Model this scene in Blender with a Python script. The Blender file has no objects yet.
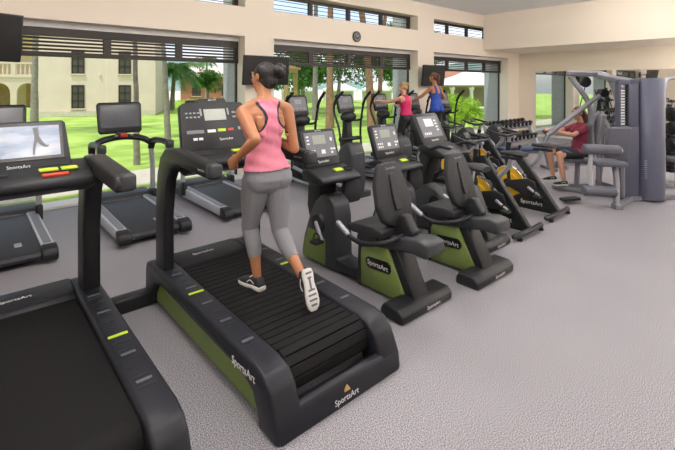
FILL_W, SKY_S, SUN_E, EXPO = 52.0, .26, 3.2, 0.0
import bpy, bmesh, math, random
from mathutils import Vector, Matrix, Euler
random.seed(7)
S = bpy.context.scene
COL = S.collection
V = Vector
PI = math.pi

# ------------------------------------------------------------------ materials
def lin(h):
    h = h.lstrip('#')
    c = [int(h[i:i+2], 16)/255 for i in (0, 2, 4)]
    return tuple((x/12.92 if x <= .04045 else ((x+.055)/1.055)**2.4) for x in c) + (1.0,)

def mat(name, col, rough=.5, metal=0.0, var=.12, scale=40, bump=0.0, bscale=200, spec=.5, emit=None, estr=0, detail=3, coords='Object'):
    m = bpy.data.materials.new(name); m.use_nodes = True
    n = m.node_tree.nodes; l = m.node_tree.links
    b = n['Principled BSDF']
    c = lin(col)
    tc = n.new('ShaderNodeTexCoord')
    nz = n.new('ShaderNodeTexNoise'); nz.inputs['Scale'].default_value = scale; nz.inputs['Detail'].default_value = detail
    l.new(tc.outputs[coords], nz.inputs['Vector'])
    cr = n.new('ShaderNodeValToRGB')
    cr.color_ramp.elements[0].position = .3; cr.color_ramp.elements[1].position = .7
    cr.color_ramp.elements[0].color = tuple(x*(1-var) for x in c[:3])+(1,)
    cr.color_ramp.elements[1].color = tuple(min(1, x*(1+var)) for x in c[:3])+(1,)
    l.new(nz.outputs['Fac'], cr.inputs['Fac']); l.new(cr.outputs['Color'], b.inputs['Base Color'])
    b.inputs['Roughness'].default_value = rough; b.inputs['Metallic'].default_value = metal
    b.inputs['Specular IOR Level'].default_value = spec
    if bump:
        n2 = n.new('ShaderNodeTexNoise'); n2.inputs['Scale'].default_value = bscale
        l.new(tc.outputs[coords], n2.inputs['Vector'])
        bp = n.new('ShaderNodeBump'); bp.inputs['Strength'].default_value = bump; bp.inputs['Distance'].default_value = .01
        l.new(n2.outputs['Fac'], bp.inputs['Height']); l.new(bp.outputs['Normal'], b.inputs['Normal'])
    if emit:
        b.inputs['Emission Color'].default_value = lin(emit); b.inputs['Emission Strength'].default_value = estr
    return m

M = {}
def mk(key, *a, **k): M[key] = mat(key, *a, **k)
mk('black', '#1f2024', .42, spec=.38, var=.08, bump=.05, bscale=600)
mk('black_matte', '#1c1d20', .62, var=.1, bump=.1, bscale=500)
mk('shell', '#1c1e26', .42, spec=.36, var=.06, bump=.06, bscale=700)
mk('rubber', '#161618', .75, var=.15, bump=.15, bscale=300)
mk('belt', '#141315', .75, spec=.22, var=.12, bump=.12, bscale=400)
mk('belt_grey', '#2b2d33', .5, var=.12, bump=.08, bscale=400)
mk('dark_grey', '#33353a', .45, var=.08)
mk('rib_grey', '#5a5c64', .5)
mk('backdrop_wall', '#a89b84', .9)
mk('mid_grey', '#6b6d74', .42, var=.08)
mk('silver', '#9c9ea6', .38, metal=.4, var=.05)
mk('silver_paint', '#b3b5bb', .35, metal=.2, var=.05)
mk('chrome', '#c8c9cc', .18, metal=1.0, var=.03)
mk('gym_grey', '#83848c', .4, metal=.25, var=.05)
mk('shroud', '#5b5e70', .42, metal=.25, var=.04)
mk('pad', '#5c5d68', .6, var=.08, bump=.1, bscale=300)
mk('pad_blue', '#3f5170', .6, var=.08)
mk('green', '#6f8242', .5, var=.1, scale=90)
mk('lime', '#b7d42c', .45, var=.05)
mk('red', '#c8442f', .45, var=.05)
mk('yellow', '#e3b21f', .42, var=.06)
mk('white_ink', '#dfe0e2', .5, var=.03)
mk('grey_ink', '#8d9097', .5, var=.03)
mk('tan_ink', '#c29a5a', .5, var=.05)
mk('lcd', '#8f958c', .3, var=.05)
mk('screen_off', '#3c3f47', .2, var=.1, scale=6)
mk('tv_black', '#121316', .3, var=.1)
mk('skin', '#ab7350', .5, var=.05, scale=12)
mk('skin_light', '#c4937a', .5, var=.05, scale=12)
mk('hair_dark', '#141012', .45, var=.35, scale=60, bump=.4, bscale=90)
mk('hair_brown', '#5a3b2b', .45, var=.3, scale=60, bump=.3, bscale=90)
mk('hair_blonde', '#b08b5c', .45, var=.25, scale=60, bump=.3, bscale=90)
mk('tank_pink', '#dc8399', .75, var=.06, scale=25, bump=.15, bscale=120)
mk('leggings', '#818289', .75, var=.1, scale=160, bump=.1, bscale=300)
mk('navy', '#23263a', .7)
mk('magenta', '#c2185b', .7, var=.08)
mk('royal', '#2148a8', .7, var=.08)
mk('maroon', '#7d2740', .75, var=.08)
mk('black_cloth', '#26272c', .8, var=.12)
mk('sole', '#d9d8d6', .6, var=.06)
mk('eye_white', '#e8e4de', .3); mk('iris', '#3a2618', .3); mk('lips', '#a05a50', .5)
mk('wall', '#efe3d4', .85, var=.025, scale=3, bump=.04, bscale=250, coords='Generated')
mk('ceiling', '#f0f0f4', .9, var=.015, scale=3)
mk('white_trim', '#dad9d6', .6, var=.03)
mk('stucco', '#a9aaad', .9, var=.16, scale=22, bump=.5, bscale=30)
mk('frame', '#2c2420', .5, var=.1)
mk('slat_wood', '#3a2f29', .55, var=.12)
mk('bldg', '#dcc8ba', .9, var=.05, scale=1.2)
mk('bldg_yellow', '#d8c396', .9, var=.05, scale=1.2)
mk('shutter', '#4d453f', .6, var=.1)
mk('roof_tile', '#a8705a', .8, var=.2, scale=8)
mk('path', '#c9bfae', .9, var=.08, scale=6)
mk('trunk_grey', '#8f867c', .9, var=.25, scale=9, bump=.6, bscale=18)
mk('trunk_brown', '#94735a', .9, var=.25, scale=9, bump=.6, bscale=18)
mk('leaf', '#4f7a2c', .6, var=.45, scale=2.5)
mk('leaf_dark', '#3c5f2a', .6, var=.45, scale=2.5)
mk('leaf_bright', '#a9cc3a', .6, var=.35, scale=3)
mk('canvas', '#ebe9e6', .8, var=.03)
mk('timber', '#a98d63', .8, var=.15, scale=6)
mk('sand', '#d8cdb9', .95, var=.1, scale=1)
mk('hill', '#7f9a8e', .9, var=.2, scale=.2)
mk('fill_glow', '#ffffff', .4, emit='#fff8f0', estr=FILL_W)  # glow of the added ceiling globes, invented fixtures that light the room
mk('clock_face', '#4a4743', .4, var=.15, scale=30)

def node_mat(name):
    m = bpy.data.materials.new(name); m.use_nodes = True
    return m, m.node_tree.nodes, m.node_tree.links, m.node_tree.nodes['Principled BSDF']

# speckled rubber floor
m, n, l, b = node_mat('rubber_floor'); M['floor'] = m
tc = n.new('ShaderNodeTexCoord')
vo = n.new('ShaderNodeTexNoise'); vo.inputs['Scale'].default_value = 170; vo.inputs['Detail'].default_value = 2
l.new(tc.outputs['Object'], vo.inputs['Vector'])
cr = n.new('ShaderNodeValToRGB'); e = cr.color_ramp.elements
e[0].position = .36; e[0].color = lin('#504e54'); e[1].position = .62; e[1].color = lin('#bcbac2')
x = e.new(.45); x.color = lin('#878489'); x = e.new(.54); x.color = lin('#949197')
l.new(vo.outputs['Fac'], cr.inputs['Fac'])
nz = n.new('ShaderNodeTexNoise'); nz.inputs['Scale'].default_value = 1.1; nz.inputs['Detail'].default_value = 5
l.new(tc.outputs['Object'], nz.inputs['Vector'])
mx = n.new('ShaderNodeMix'); mx.data_type = 'RGBA'; mx.blend_type = 'MULTIPLY'; mx.inputs['Factor'].default_value = 1
cr2 = n.new('ShaderNodeValToRGB'); cr2.color_ramp.elements[0].position = .3; cr2.color_ramp.elements[0].color = (.9, .9, .9, 1)
cr2.color_ramp.elements[1].position = .7; cr2.color_ramp.elements[1].color = (1, 1, 1, 1)
l.new(nz.outputs['Fac'], cr2.inputs['Fac']); l.new(cr.outputs['Color'], mx.inputs['A']); l.new(cr2.outputs['Color'], mx.inputs['B'])
l.new(mx.outputs['Result'], b.inputs['Base Color']); b.inputs['Roughness'].default_value = .5
b.inputs['Specular IOR Level'].default_value = .35

# lawn
m, n, l, b = node_mat('lawn_grass'); M['lawn'] = m
tc = n.new('ShaderNodeTexCoord'); nz = n.new('ShaderNodeTexNoise'); nz.inputs['Scale'].default_value = .9; nz.inputs['Detail'].default_value = 8
l.new(tc.outputs['Object'], nz.inputs['Vector']); cr = n.new('ShaderNodeValToRGB')
cr.color_ramp.elements[0].position = .35; cr.color_ramp.elements[0].color = lin('#83a338')
cr.color_ramp.elements[1].position = .65; cr.color_ramp.elements[1].color = lin('#b2cc62')
l.new(nz.outputs['Fac'], cr.inputs['Fac']); l.new(cr.outputs['Color'], b.inputs['Base Color']); b.inputs['Roughness'].default_value = .9

# clear glass pane: mostly transparent with a fresnel gloss
m, n, l, b = node_mat('clear_glass'); M['glass'] = m
n.remove(b); tr = n.new('ShaderNodeBsdfTransparent'); tr.inputs['Color'].default_value = (.96, .98, .97, 1)
gl = n.new('ShaderNodeBsdfGlossy'); gl.inputs['Roughness'].default_value = .02
fr = n.new('ShaderNodeLayerWeight'); pw = n.new('ShaderNodeMath'); pw.operation = 'POWER'; pw.inputs[1].default_value = 4; l.new(fr.outputs['Facing'], pw.inputs[0])
m3 = n.new('ShaderNodeMath'); m3.operation = 'MULTIPLY_ADD'; m3.inputs[1].default_value = .05; m3.inputs[2].default_value = .0; l.new(pw.outputs[0], m3.inputs[0])
ms = n.new('ShaderNodeMixShader'); l.new(m3.outputs[0], ms.inputs['Fac']); l.new(tr.outputs[0], ms.inputs[1]); l.new(gl.outputs[0], ms.inputs[2])
l.new(ms.outputs[0], n['Material Output'].inputs['Surface'])

# mirror
m, n, l, b = node_mat('mirror_glass'); M['mirror'] = m
nz = n.new('ShaderNodeTexNoise'); nz.inputs['Scale'].default_value = .5
b.inputs['Base Color'].default_value = (.86, .88, .87, 1); b.inputs['Metallic'].default_value = 1; b.inputs['Roughness'].default_value = .02

# running picture on a lit screen: pale sky, hills and the legs of a runner (generic)
m, n, l, b = node_mat('lit_screen_picture'); M['screen_lit'] = m
tc = n.new('ShaderNodeTexCoord'); nz = n.new('ShaderNodeTexNoise'); nz.inputs['Scale'].default_value = 2.2; nz.inputs['Detail'].default_value = 5
l.new(tc.outputs['Generated'], nz.inputs['Vector']); cr = n.new('ShaderNodeValToRGB'); e = cr.color_ramp.elements
e[0].position = .35; e[0].color = lin('#6f7f98'); e[1].position = .68; e[1].color = lin('#a9adb8'); x = e.new(.5); x.color = lin('#8f9bb0')
l.new(nz.outputs['Fac'], cr.inputs['Fac']); l.new(cr.outputs['Color'], b.inputs['Base Color']); b.inputs['Roughness'].default_value = .25
l.new(cr.outputs['Color'], b.inputs['Emission Color']); b.inputs['Emission Strength'].default_value = .1

# leaves let light through
for k in ('leaf', 'leaf_dark', 'leaf_bright'):
    nt = M[k].node_tree; b = nt.nodes['Principled BSDF']
    td = nt.nodes.new('ShaderNodeBsdfTranslucent'); ad = nt.nodes.new('ShaderNodeMixShader'); ad.inputs[0].default_value = .35
    src = b.inputs['Base Color'].links[0].from_socket
    nt.links.new(src, td.inputs['Color']); nt.links.new(b.outputs[0], ad.inputs[1]); nt.links.new(td.outputs[0], ad.inputs[2])
    nt.links.new(ad.outputs[0], nt.nodes['Material Output'].inputs['Surface'])

# ------------------------------------------------------------------ mesh builder
def catmull(pts, k=6):
    P = [V(p) for p in pts]
    if len(P) < 3: return P
    out = []
    for i in range(len(P)-1):
        p0 = P[i-1] if i else P[i]*2-P[i+1]
        p1, p2 = P[i], P[i+1]
        p3 = P[i+2] if i+2 < len(P) else P[i+1]*2-P[i]
        for j in range(k):
            t = j/k
            out.append(.5*((2*p1)+(p2-p0)*t+(2*p0-5*p1+4*p2-p3)*t*t+(3*p1-p0-3*p2+p3)*t**3))
    out.append(P[-1]); return out

def lerp_list(vals, nn):
    out = []
    m_ = len(vals)-1
    for i in range(nn):
        t = i/(nn-1)*m_; k = min(int(t), m_-1); f = t-k
        out.append(vals[k]*(1-f)+vals[k+1]*f)
    return out

class MB:
    def __init__(s): s.v = []; s.f = []
    def add(s, vs, fs):
        o = len(s.v); s.v += [tuple(x) for x in vs]; s.f += [tuple(i+o for i in f) for f in fs]; return s
    def bm(s, b, mtx=None):
        bmesh.ops.recalc_face_normals(b, faces=b.faces)
        b.verts.index_update()
        s.add([(mtx @ v.co if mtx else v.co) for v in b.verts], [[v.index for v in f.verts] for f in b.faces]); b.free(); return s
    @staticmethod
    def _bev(b, w, seg, ang=.5):
        if w > 0:
            ed = [e for e in b.edges if len(e.link_faces) == 2 and e.calc_face_angle(0) > ang]
            bmesh.ops.bevel(b, geom=ed, offset=w, segments=seg, affect='EDGES', profile=.5, clamp_overlap=True)
    def box(s, c, d, bev=0, seg=2, rot=None):
        b = bmesh.new(); bmesh.ops.create_cube(b, size=1)
        for v in b.verts: v.co = V((v.co.x*d[0], v.co.y*d[1], v.co.z*d[2]))
        s._bev(b, bev, seg)
        mt = Matrix.Translation(V(c))
        if rot is not None: mt = mt @ (rot.to_4x4() if isinstance(rot, Matrix) else Euler(rot).to_matrix().to_4x4())
        return s.bm(b, mt)
    def prism(s, pts, ax, a0, a1, bev=0, seg=2, ang=.5):
        b = bmesh.new()
        def P(p, a): return V((a, p[0], p[1])) if ax == 'x' else (V((p[0], a, p[1])) if ax == 'y' else V((p[0], p[1], a)))
        A = [b.verts.new(P(p, a0)) for p in pts]; B = [b.verts.new(P(p, a1)) for p in pts]
        b.faces.new(A); b.faces.new(list(reversed(B)))
        k = len(pts)
        for i in range(k): b.faces.new((A[i], B[i], B[(i+1) % k], A[(i+1) % k]))
        bmesh.ops.recalc_face_normals(b, faces=b.faces)
        s._bev(b, bev, seg, ang)
        return s.bm(b)
    def loft(s, rings, cap=True):
        n = len(rings[0]); vs = [p for r in rings for p in r]; fs = []
        for i in range(len(rings)-1):
            for j in range(n):
                fs.append((i*n+j, i*n+(j+1) % n, (i+1)*n+(j+1) % n, (i+1)*n+j))
        if cap:
            fs.append(tuple(reversed(range(n)))); fs.append(tuple(range((len(rings)-1)*n, len(rings)*n)))
        b = bmesh.new(); bv = [b.verts.new(v) for v in vs]
        for f in fs: b.faces.new([bv[i] for i in f])
        return s.bm(b)
    def ell(s, secs, n=20, sup=2.0):
        """loft of (center, a, b) rings, a/b half-axis vectors, super-ellipse exponent"""
        R = []
        for c, a, bb in secs:
            r = []
            for j in range(n):
                t = 2*PI*j/n; ct, st = math.cos(t), math.sin(t)
                r.append(V(c)+V(a)*math.copysign(abs(ct)**(2/sup), ct)+V(bb)*math.copysign(abs(st)**(2/sup), st))
            R.append(r)
        return s.loft(R)
    def tube(s, pts, r, n=10, k=6, flat=1.0, up=None, round_ends=False, spline=True, cap=True):
        P = catmull(pts, k) if spline else [V(p) for p in pts]
        if not spline and not isinstance(r, (int, float)) and len(r) == len(P): rr = list(r)
        else: rr = [r]*len(P) if isinstance(r, (int, float)) else lerp_list(r, len(P))
        if round_ends:
            t0 = (P[0]-P[1]).normalized(); t1 = (P[-1]-P[-2]).normalized()
            pre = [(P[0]+t0*rr[0]*math.sin(a), rr[0]*math.cos(a)) for a in (1.35, .95, .5)]
            post = [(P[-1]+t1*rr[-1]*math.sin(a), rr[-1]*math.cos(a)) for a in (.5, .95, 1.35)]
            P = [p for p, _ in pre]+P+[p for p, _ in post]; rr = [q for _, q in pre]+rr+[q for _, q in post]
        rings = []; nrm = V(up) if up else None
        for i, p in enumerate(P):
            t = (P[min(i+1, len(P)-1)]-P[max(i-1, 0)]).normalized()
            if nrm is None:
                nrm = t.orthogonal().normalized()
            nrm = (nrm-t*nrm.dot(t))
            if nrm.length < 1e-6: nrm = t.orthogonal()
            nrm.normalize(); bn = t.cross(nrm)
            rings.append([p+(nrm*math.cos(2*PI*j/n)*flat+bn*math.sin(2*PI*j/n))*rr[i] for j in range(n)])
        return s.loft(rings, cap)
    def cyl(s, p0, p1, r, r2=None, n=20, bev=0):
        p0, p1 = V(p0), V(p1); r2 = r if r2 is None else r2; t = (p1-p0); L = t.length; t.normalize()
        a = t.orthogonal().normalized(); b_ = t.cross(a)
        def ring(p, q): return [p+(a*math.cos(2*PI*j/n)+b_*math.sin(2*PI*j/n))*q for j in range(n)]
        if bev: R = [ring(p0, r-bev), ring(p0+t*bev, r), ring(p1-t*bev, r2), ring(p1, r2-bev)]
        else: R = [ring(p0, r), ring(p1, r2)]
        return s.loft(R)
    def lathe(s, prof, o, ax=(0, 0, 1), n=24):
        o = V(o); t = V(ax).normalized(); a = t.orthogonal().normalized(); b_ = t.cross(a)
        return s.loft([[o+t*z+(a*math.cos(2*PI*j/n)+b_*math.sin(2*PI*j/n))*max(r, 1e-4) for j in range(n)] for r, z in prof])
    def sph(s, c, r, n=14, rot=None):
        if isinstance(r, (int, float)): r = (r, r, r)
        b = bmesh.new(); bmesh.ops.create_uvsphere(b, u_segments=n, v_segments=max(6, n*2//3), radius=1)
        mt = Matrix.Translation(V(c))
        if rot is not None: mt = mt @ (rot.to_4x4() if isinstance(rot, Matrix) else Euler(rot).to_matrix().to_4x4())
        return s.bm(b, mt @ Matrix.Diagonal((r[0], r[1], r[2], 1)))
    def torus(s, c, ax, R, r, n=28, k=8):
        c = V(c); t = V(ax).normalized(); a = t.orthogonal().normalized(); b_ = t.cross(a); vs = []; fs = []
        for i in range(n):
            d = a*math.cos(2*PI*i/n)+b_*math.sin(2*PI*i/n)
            for j in range(k): vs.append(c+d*(R+r*math.cos(2*PI*j/k))+t*r*math.sin(2*PI*j/k))
        for i in range(n):
            for j in range(k): fs.append((i*k+j, ((i+1) % n)*k+j, ((i+1) % n)*k+(j+1) % k, i*k+(j+1) % k))
        b = bmesh.new(); bv = [b.verts.new(v) for v in vs]
        for f in fs: b.faces.new([bv[i] for i in f])
        return s.bm(b)
    def build(s, name, material, parent=None, origin=None, smooth=38):
        me = bpy.data.meshes.new(name)
        o_ = V(origin) if origin else V((0, 0, 0))
        me.from_pydata([V(v)-o_ for v in s.v], [], s.f)
        return link(name, me, material, parent, smooth)

def link(name, me, material, parent=None, smooth=38):
    me.update()
    if smooth:
        me.shade_smooth(); me.set_sharp_from_angle(angle=math.radians(smooth))
    if material is not None: me.materials.append(M[material] if isinstance(material, str) else material)
    o = bpy.data.objects.new(name, me); COL.objects.link(o)
    if parent: o.parent = parent
    return o

def tag(o, label=None, cat=None, group=None, kind=None):
    if label: o['label'] = label
    if cat: o['category'] = cat
    if group: o['group'] = group
    if kind: o['kind'] = kind
    return o
def struct(o): o['kind'] = 'structure'; return o
def thing(name, loc, label, cat, group=None, rz=0):
    o = bpy.data.objects.new(name, None); COL.objects.link(o); o.location = loc; o.rotation_euler = (0, 0, rz)
    o.empty_display_size = .1
    return tag(o, label, cat, group)
def inlay(o, mb, material):
    """a surface pattern laid into a part's own mesh with a material of its own"""
    me = o.data; k = len(me.materials); me.materials.append(M[material])
    b = bmesh.new(); b.from_mesh(me); vs = [b.verts.new(V(v)) for v in mb.v]
    for f in mb.f:
        nf = b.faces.new([vs[i] for i in f]); nf.material_index = k; nf.smooth = False
    b.to_mesh(me); b.free(); me.update()
def children(o): return [c for c in bpy.data.objects if c.parent == o]
def copy_tree(o, parent=None):
    c = o.copy(); COL.objects.link(c)
    if parent: c.parent = parent
    for ch in KIDS.get(o.name, None) or children(o): copy_tree(ch, c)
    return c
KIDS = {}
def dup(o, loc, label, group=None, rz=None):
    c = copy_tree(o); c.location = loc; c['label'] = label
    if group: c['group'] = group
    if rz is not None: c.rotation_euler = (0, 0, rz)
    return c

class Face:
    """a tilted plane to lay thin panels and lettering on"""
    def __init__(s, o, x, y):
        s.o = V(o); s.x = V(x).normalized(); y = V(y); s.n = s.x.cross(y).normalized(); s.y = s.n.cross(s.x)
        s.m = Matrix((s.x, s.y, s.n)).transposed()
    def at(s, a, b, h=0): return s.o+s.x*a+s.y*b+s.n*h
    def rect(s, mb, a, b, w, h, t=.004, bev=0, lift=0): mb.box(s.at(a, b, t/2+lift), (w, h, t), bev, 2, s.m); return s
    def text(s, body, size, material, parent, a, b, name='lettering', lift=.002, shear=0, align='CENTER'):
        cu = bpy.data.curves.new(name, 'FONT'); cu.body = body; cu.size = size; cu.align_x = align; cu.align_y = 'CENTER'
        cu.extrude = .0008; cu.shear = shear; cu.resolution_u = 3
        ob = bpy.data.objects.new(name, cu)
        COL.objects.link(ob)
        dg = bpy.context.evaluated_depsgraph_get(); dg.update()
        me = bpy.data.meshes.new_from_object(ob.evaluated_get(dg))
        bpy.data.objects.remove(ob); bpy.data.curves.remove(cu)
        me.name = name
        me.transform(Matrix.Translation(s.at(a, b, lift)) @ s.m.to_4x4())
        me.materials.clear()
        return link(name, me, material, parent, 0)

# ================================================================== THE ROOM
WY, WT = 7.10, .37          # inner face and thickness of the window wall
BAYS = [(-.53, 3.97), (4.60, 9.10), (9.80, 14.0)]
HEAD, LHD, LOUV = 2.66, 2.575, 2.16     # opening head, underside of louvre transom
CL0, CL1 = 3.20, 3.58       # clerestory sill and head
CEIL = 3.95
XL, XR, YB = -3.2, 14.8, -5.5

b = MB(); b.box(((XL+XR)/2, (YB+WY+WT)/2, -.05), (XR-XL+.4, WY+WT-YB+.2, .1)); struct(b.build('floor', 'floor', smooth=0))
b = MB(); b.box(((XL+XR)/2, (YB+WY+WT)/2-.0, CEIL+.075), (XR-XL+.4, WY+WT-YB+.2, .15)); struct(b.build('ceiling', 'ceiling', smooth=0))
# window wall: piers, band between transom and clerestory, band above
b = MB()
xs = [XL-.2]+[q for ba in BAYS for q in ba]+[XR+.2]
yc = WY+WT/2
for i in range(0, len(xs), 2):
    b.box(((xs[i]+xs[i+1])/2, yc, CEIL/2), (xs[i+1]-xs[i], WT, CEIL))
for a, c in BAYS:
    b.box(((a+c)/2, yc, (HEAD+CL0)/2), (c-a, WT, CL0-HEAD))
    b.box(((a+c)/2, yc, (CL1+CEIL)/2), (c-a, WT, CEIL-CL1))
struct(b.build('wall_window_side', 'wall', smooth=0))
# stucco fins outside each pier
for i, x in enumerate((-.53-.25, 3.97+.31, 9.10+.35, 14.0+.4)):
    w = (.5, .62, .7, .8)[i]
    b = MB(); b.box((x, WY+WT+.26, 1.9), (w, .52, 3.8), .01); struct(b.build('trim_%d' % (i+1), 'stucco', smooth=0))
# far right wall carrying the mirror, the dropped bulkhead in front of it
b = MB(); b.box((XR+.1, (YB+WY)/2, CEIL/2), (.2, WY-YB, CEIL)); struct(b.build('wall_right', 'wall', smooth=0))
b = MB(); b.box(((12.4+XR)/2, (YB+WY)/2, (2.85+CEIL)/2), (XR-12.4, WY-YB, CEIL-2.85)); struct(b.build('trim_5', 'wall', smooth=0))
b = MB(); b.box((XR-.02, (YB+6.5)/2+.2, 1.14), (.03, 6.5-YB-.4, 2.12)); tag(b.build('wall_mirror', 'mirror', smooth=0), kind='structure')
b = MB(); b.box((XL-.1, (YB+WY)/2, CEIL/2), (.2, WY-YB, CEIL)); struct(b.build('wall_left', 'wall', smooth=0))
b = MB(); b.box(((XL+XR)/2, YB-.1, CEIL/2), (XR-XL+.4, .2, CEIL)); struct(b.build('wall_back', 'wall', smooth=0))
# roof slab with a small eave outside
b = MB(); b.box(((XL+XR)/2, (YB+WY)/2+.0, CEIL+.28), (XR-XL+1, WY-YB+.9, .26)); struct(b.build('trim_6', 'white_trim', smooth=0))

yl = WY+WT-.07
for i, (a, c) in enumerate(BAYS):
    w = struct(thing('window_%d' % (i+1), ((a+c)/2, yl, 0), None, None)); hw = (c-a)/2
    b = MB()
    for z, t in ((LOUV+.035, .07), (LHD-.06, .12)): b.box((0, 0, z), (2*hw, .08, t), .006)
    npan = 4
    for k in range(npan+1):
        x = -hw+2*hw*k/npan; x = max(-hw+.035, min(hw-.035, x))
        b.box((x, 0, (LOUV+LHD)/2), (.07 if k in (0, npan) else .11, .07, LHD-LOUV), .005)
    b.build('louver_frame', 'frame', w, smooth=0)
    b = MB(); b.box((0, -.01, (LHD+HEAD)/2), (2*hw, .12, HEAD-LHD)); b.build('head_trim', 'white_trim', w, smooth=0)
    b = MB()
    for k in range(npan):
        x0 = -hw+2*hw*k/npan; x1 = -hw+2*hw*(k+1)/npan
        for q in range(4):
            z = LOUV+.08+(LHD-LOUV-.20)*(q+.5)/4
            b.box(((x0+x1)/2, 0, z), (x1-x0-.09, .045, .026), .004, 1, (math.radians(14), 0, 0))
    b.build('louver_slats', 'slat_wood', w, smooth=0)
    b = MB(); b.box((-hw*.5, .03, LOUV/2+.02), (hw-.02, .012, LOUV-.05)); b.box((hw*.5, .05, LOUV/2+.02), (hw-.02, .012, LOUV-.05)); b.build('pane', 'glass', w, smooth=0)
    b = MB()
    b.box((hw-.015, .03, LOUV/2), (.03, .05, LOUV)); b.box((-hw+.015, .03, LOUV/2), (.03, .05, LOUV)); b.build('edge_channel', 'frame', w, smooth=0)
    b = MB(); b.box((0, -.08, .02), (2*hw, .34, .04), .005); b.build('threshold', 'white_trim', w, smooth=0)
for i, (a, c) in enumerate(BAYS):
    w = struct(thing('window_%d' % (i+4), ((a+c)/2, yl, CL0), None, None)); hw = (c-a)/2; h = CL1-CL0
    b = MB()
    for z in (.03, h-.03): b.box((0, 0, z), (2*hw, .08, .06), .004)
    for k in range(5):
        x = -hw+2*hw*k/4; x = max(-hw+.04, min(hw-.04, x)); b.box((x, 0, h/2), (.1, .07, h), .004)
    b.build('louver_frame', 'frame', w, smooth=0)
    b = MB()
    for q in range(3): b.box((0, 0, .06+(h-.12)*(q+.5)/3), (2*hw-.1, .03, .014), 0, 1, (math.radians(12), 0, 0))
    b.build('louver_slats', 'slat_wood', w, smooth=0)

# added globe lamps, out of view overhead, put in to brighten the interior
FILL_LAMPS = [(-1.6, 1.6, 3.3), (.7, .9, 3.45), (.9, 3.0, 3.5), (1.6, -2.0, 3.3), (2.9, 1.6, 3.4), (4.6, 3.4, 3.45), (5.2, -1.4, 3.3), (7.6, 3.2, 3.62), (8.0, .5, 3.5), (8.2, -2.6, 3.3), (10.4, 2.6, 3.72), (10.6, -.6, 3.42), (10.9, -3.4, 3.3), (13.4, 1.3, 2.52), (13.5, -1.0, 2.52), (13.5, -3.4, 2.52)]
for i, (x, y, z) in enumerate(FILL_LAMPS):
    H_ = CEIL if x < 12.4 else 2.85
    t = thing('fill_globe', (x, y, z), 'added white fill globe hung unseen from the ceiling to brighten the room', 'fill light', 'added fill globes')
    b = MB(); b.sph((0, 0, 0), (.2, .2, .17), 20); b.build('globe', 'fill_glow', t)
    b = MB(); b.lathe([(.05, .165), (.07, .15), (.07, .19), (.02, .21), (.008, .23), (.008, H_-z-.02), (.06, H_-z-.018), (.06, H_-z)], (0, 0, 0), n=16); b.build('hanger', 'silver', t)

# wall televisions
def tv(loc, w, h, rz, tilt, label, arm):
    t = thing('television', loc, label, 'television', 'wall televisions', rz)
    R = Euler((tilt, 0, 0)).to_matrix()
    b = MB(); b.box((0, 0, 0), (w, .05, h), .008, 2, R); b.build('housing', 'tv_black', t)
    b = MB(); b.box(R @ V((0, -.026, .004)), (w-.03, .006, h-.035), 0, 1, R); b.build('screen', 'tv_black', t, smooth=0)
    b = MB(); b.box((0, .04, 0), (.3, .04, .25), .005); b.tube([(0, .04, 0), (0, .04+arm*.5, .02), (0, .04+arm, .02)], .025, spline=False); b.box((0, .04+arm, .02), (.2, .02, .3), .004); b.build('wall_bracket', 'black_matte', t)
    return t
tv((4.27, 6.84, 2.02), .98, .54, 0, math.radians(6), 'black wall television on the pier behind the running woman', .19)
tv((9.43, 6.84, 2.0), .96, .55, 0, math.radians(6), 'black wall television above the woman in the blue top', .19)
tv((.06, 6.42, 2.32), 1.06, .58, math.radians(16), math.radians(9), 'black television cut off by the left edge of the photo, on a long arm', .62)
# wall clock
t = thing('wall_clock', (6.83, WY, 2.86), 'round dark wall clock on the cream band above the middle window', 'clock')
b = MB(); b.lathe([(.11, 0), (.125, .01), (.125, .03), (.105, .04), (.1, .03), (.001, .03)], (0, 0, 0), (0, -1, 0), 28); b.build('case', 'dark_grey', t)
b = MB(); b.cyl((0, -.028, 0), (0, -.034, 0), .1, n=28); b.build('dial', 'clock_face', t)
b = MB()
for k in range(12):
    a = k*PI/6; b.box((math.sin(a)*.082, -.035, math.cos(a)*.082), (.008, .003, .02), 0, 1, (0, a, 0))
b.box((.022, -.037, .018), (.008, .003, .062), 0, 1, (0, .9, 0)); b.box((-.016, -.037, .03), (.006, .003, .085), 0, 1, (0, -.5, 0)); b.build('hands', 'white_ink', t)
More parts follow.
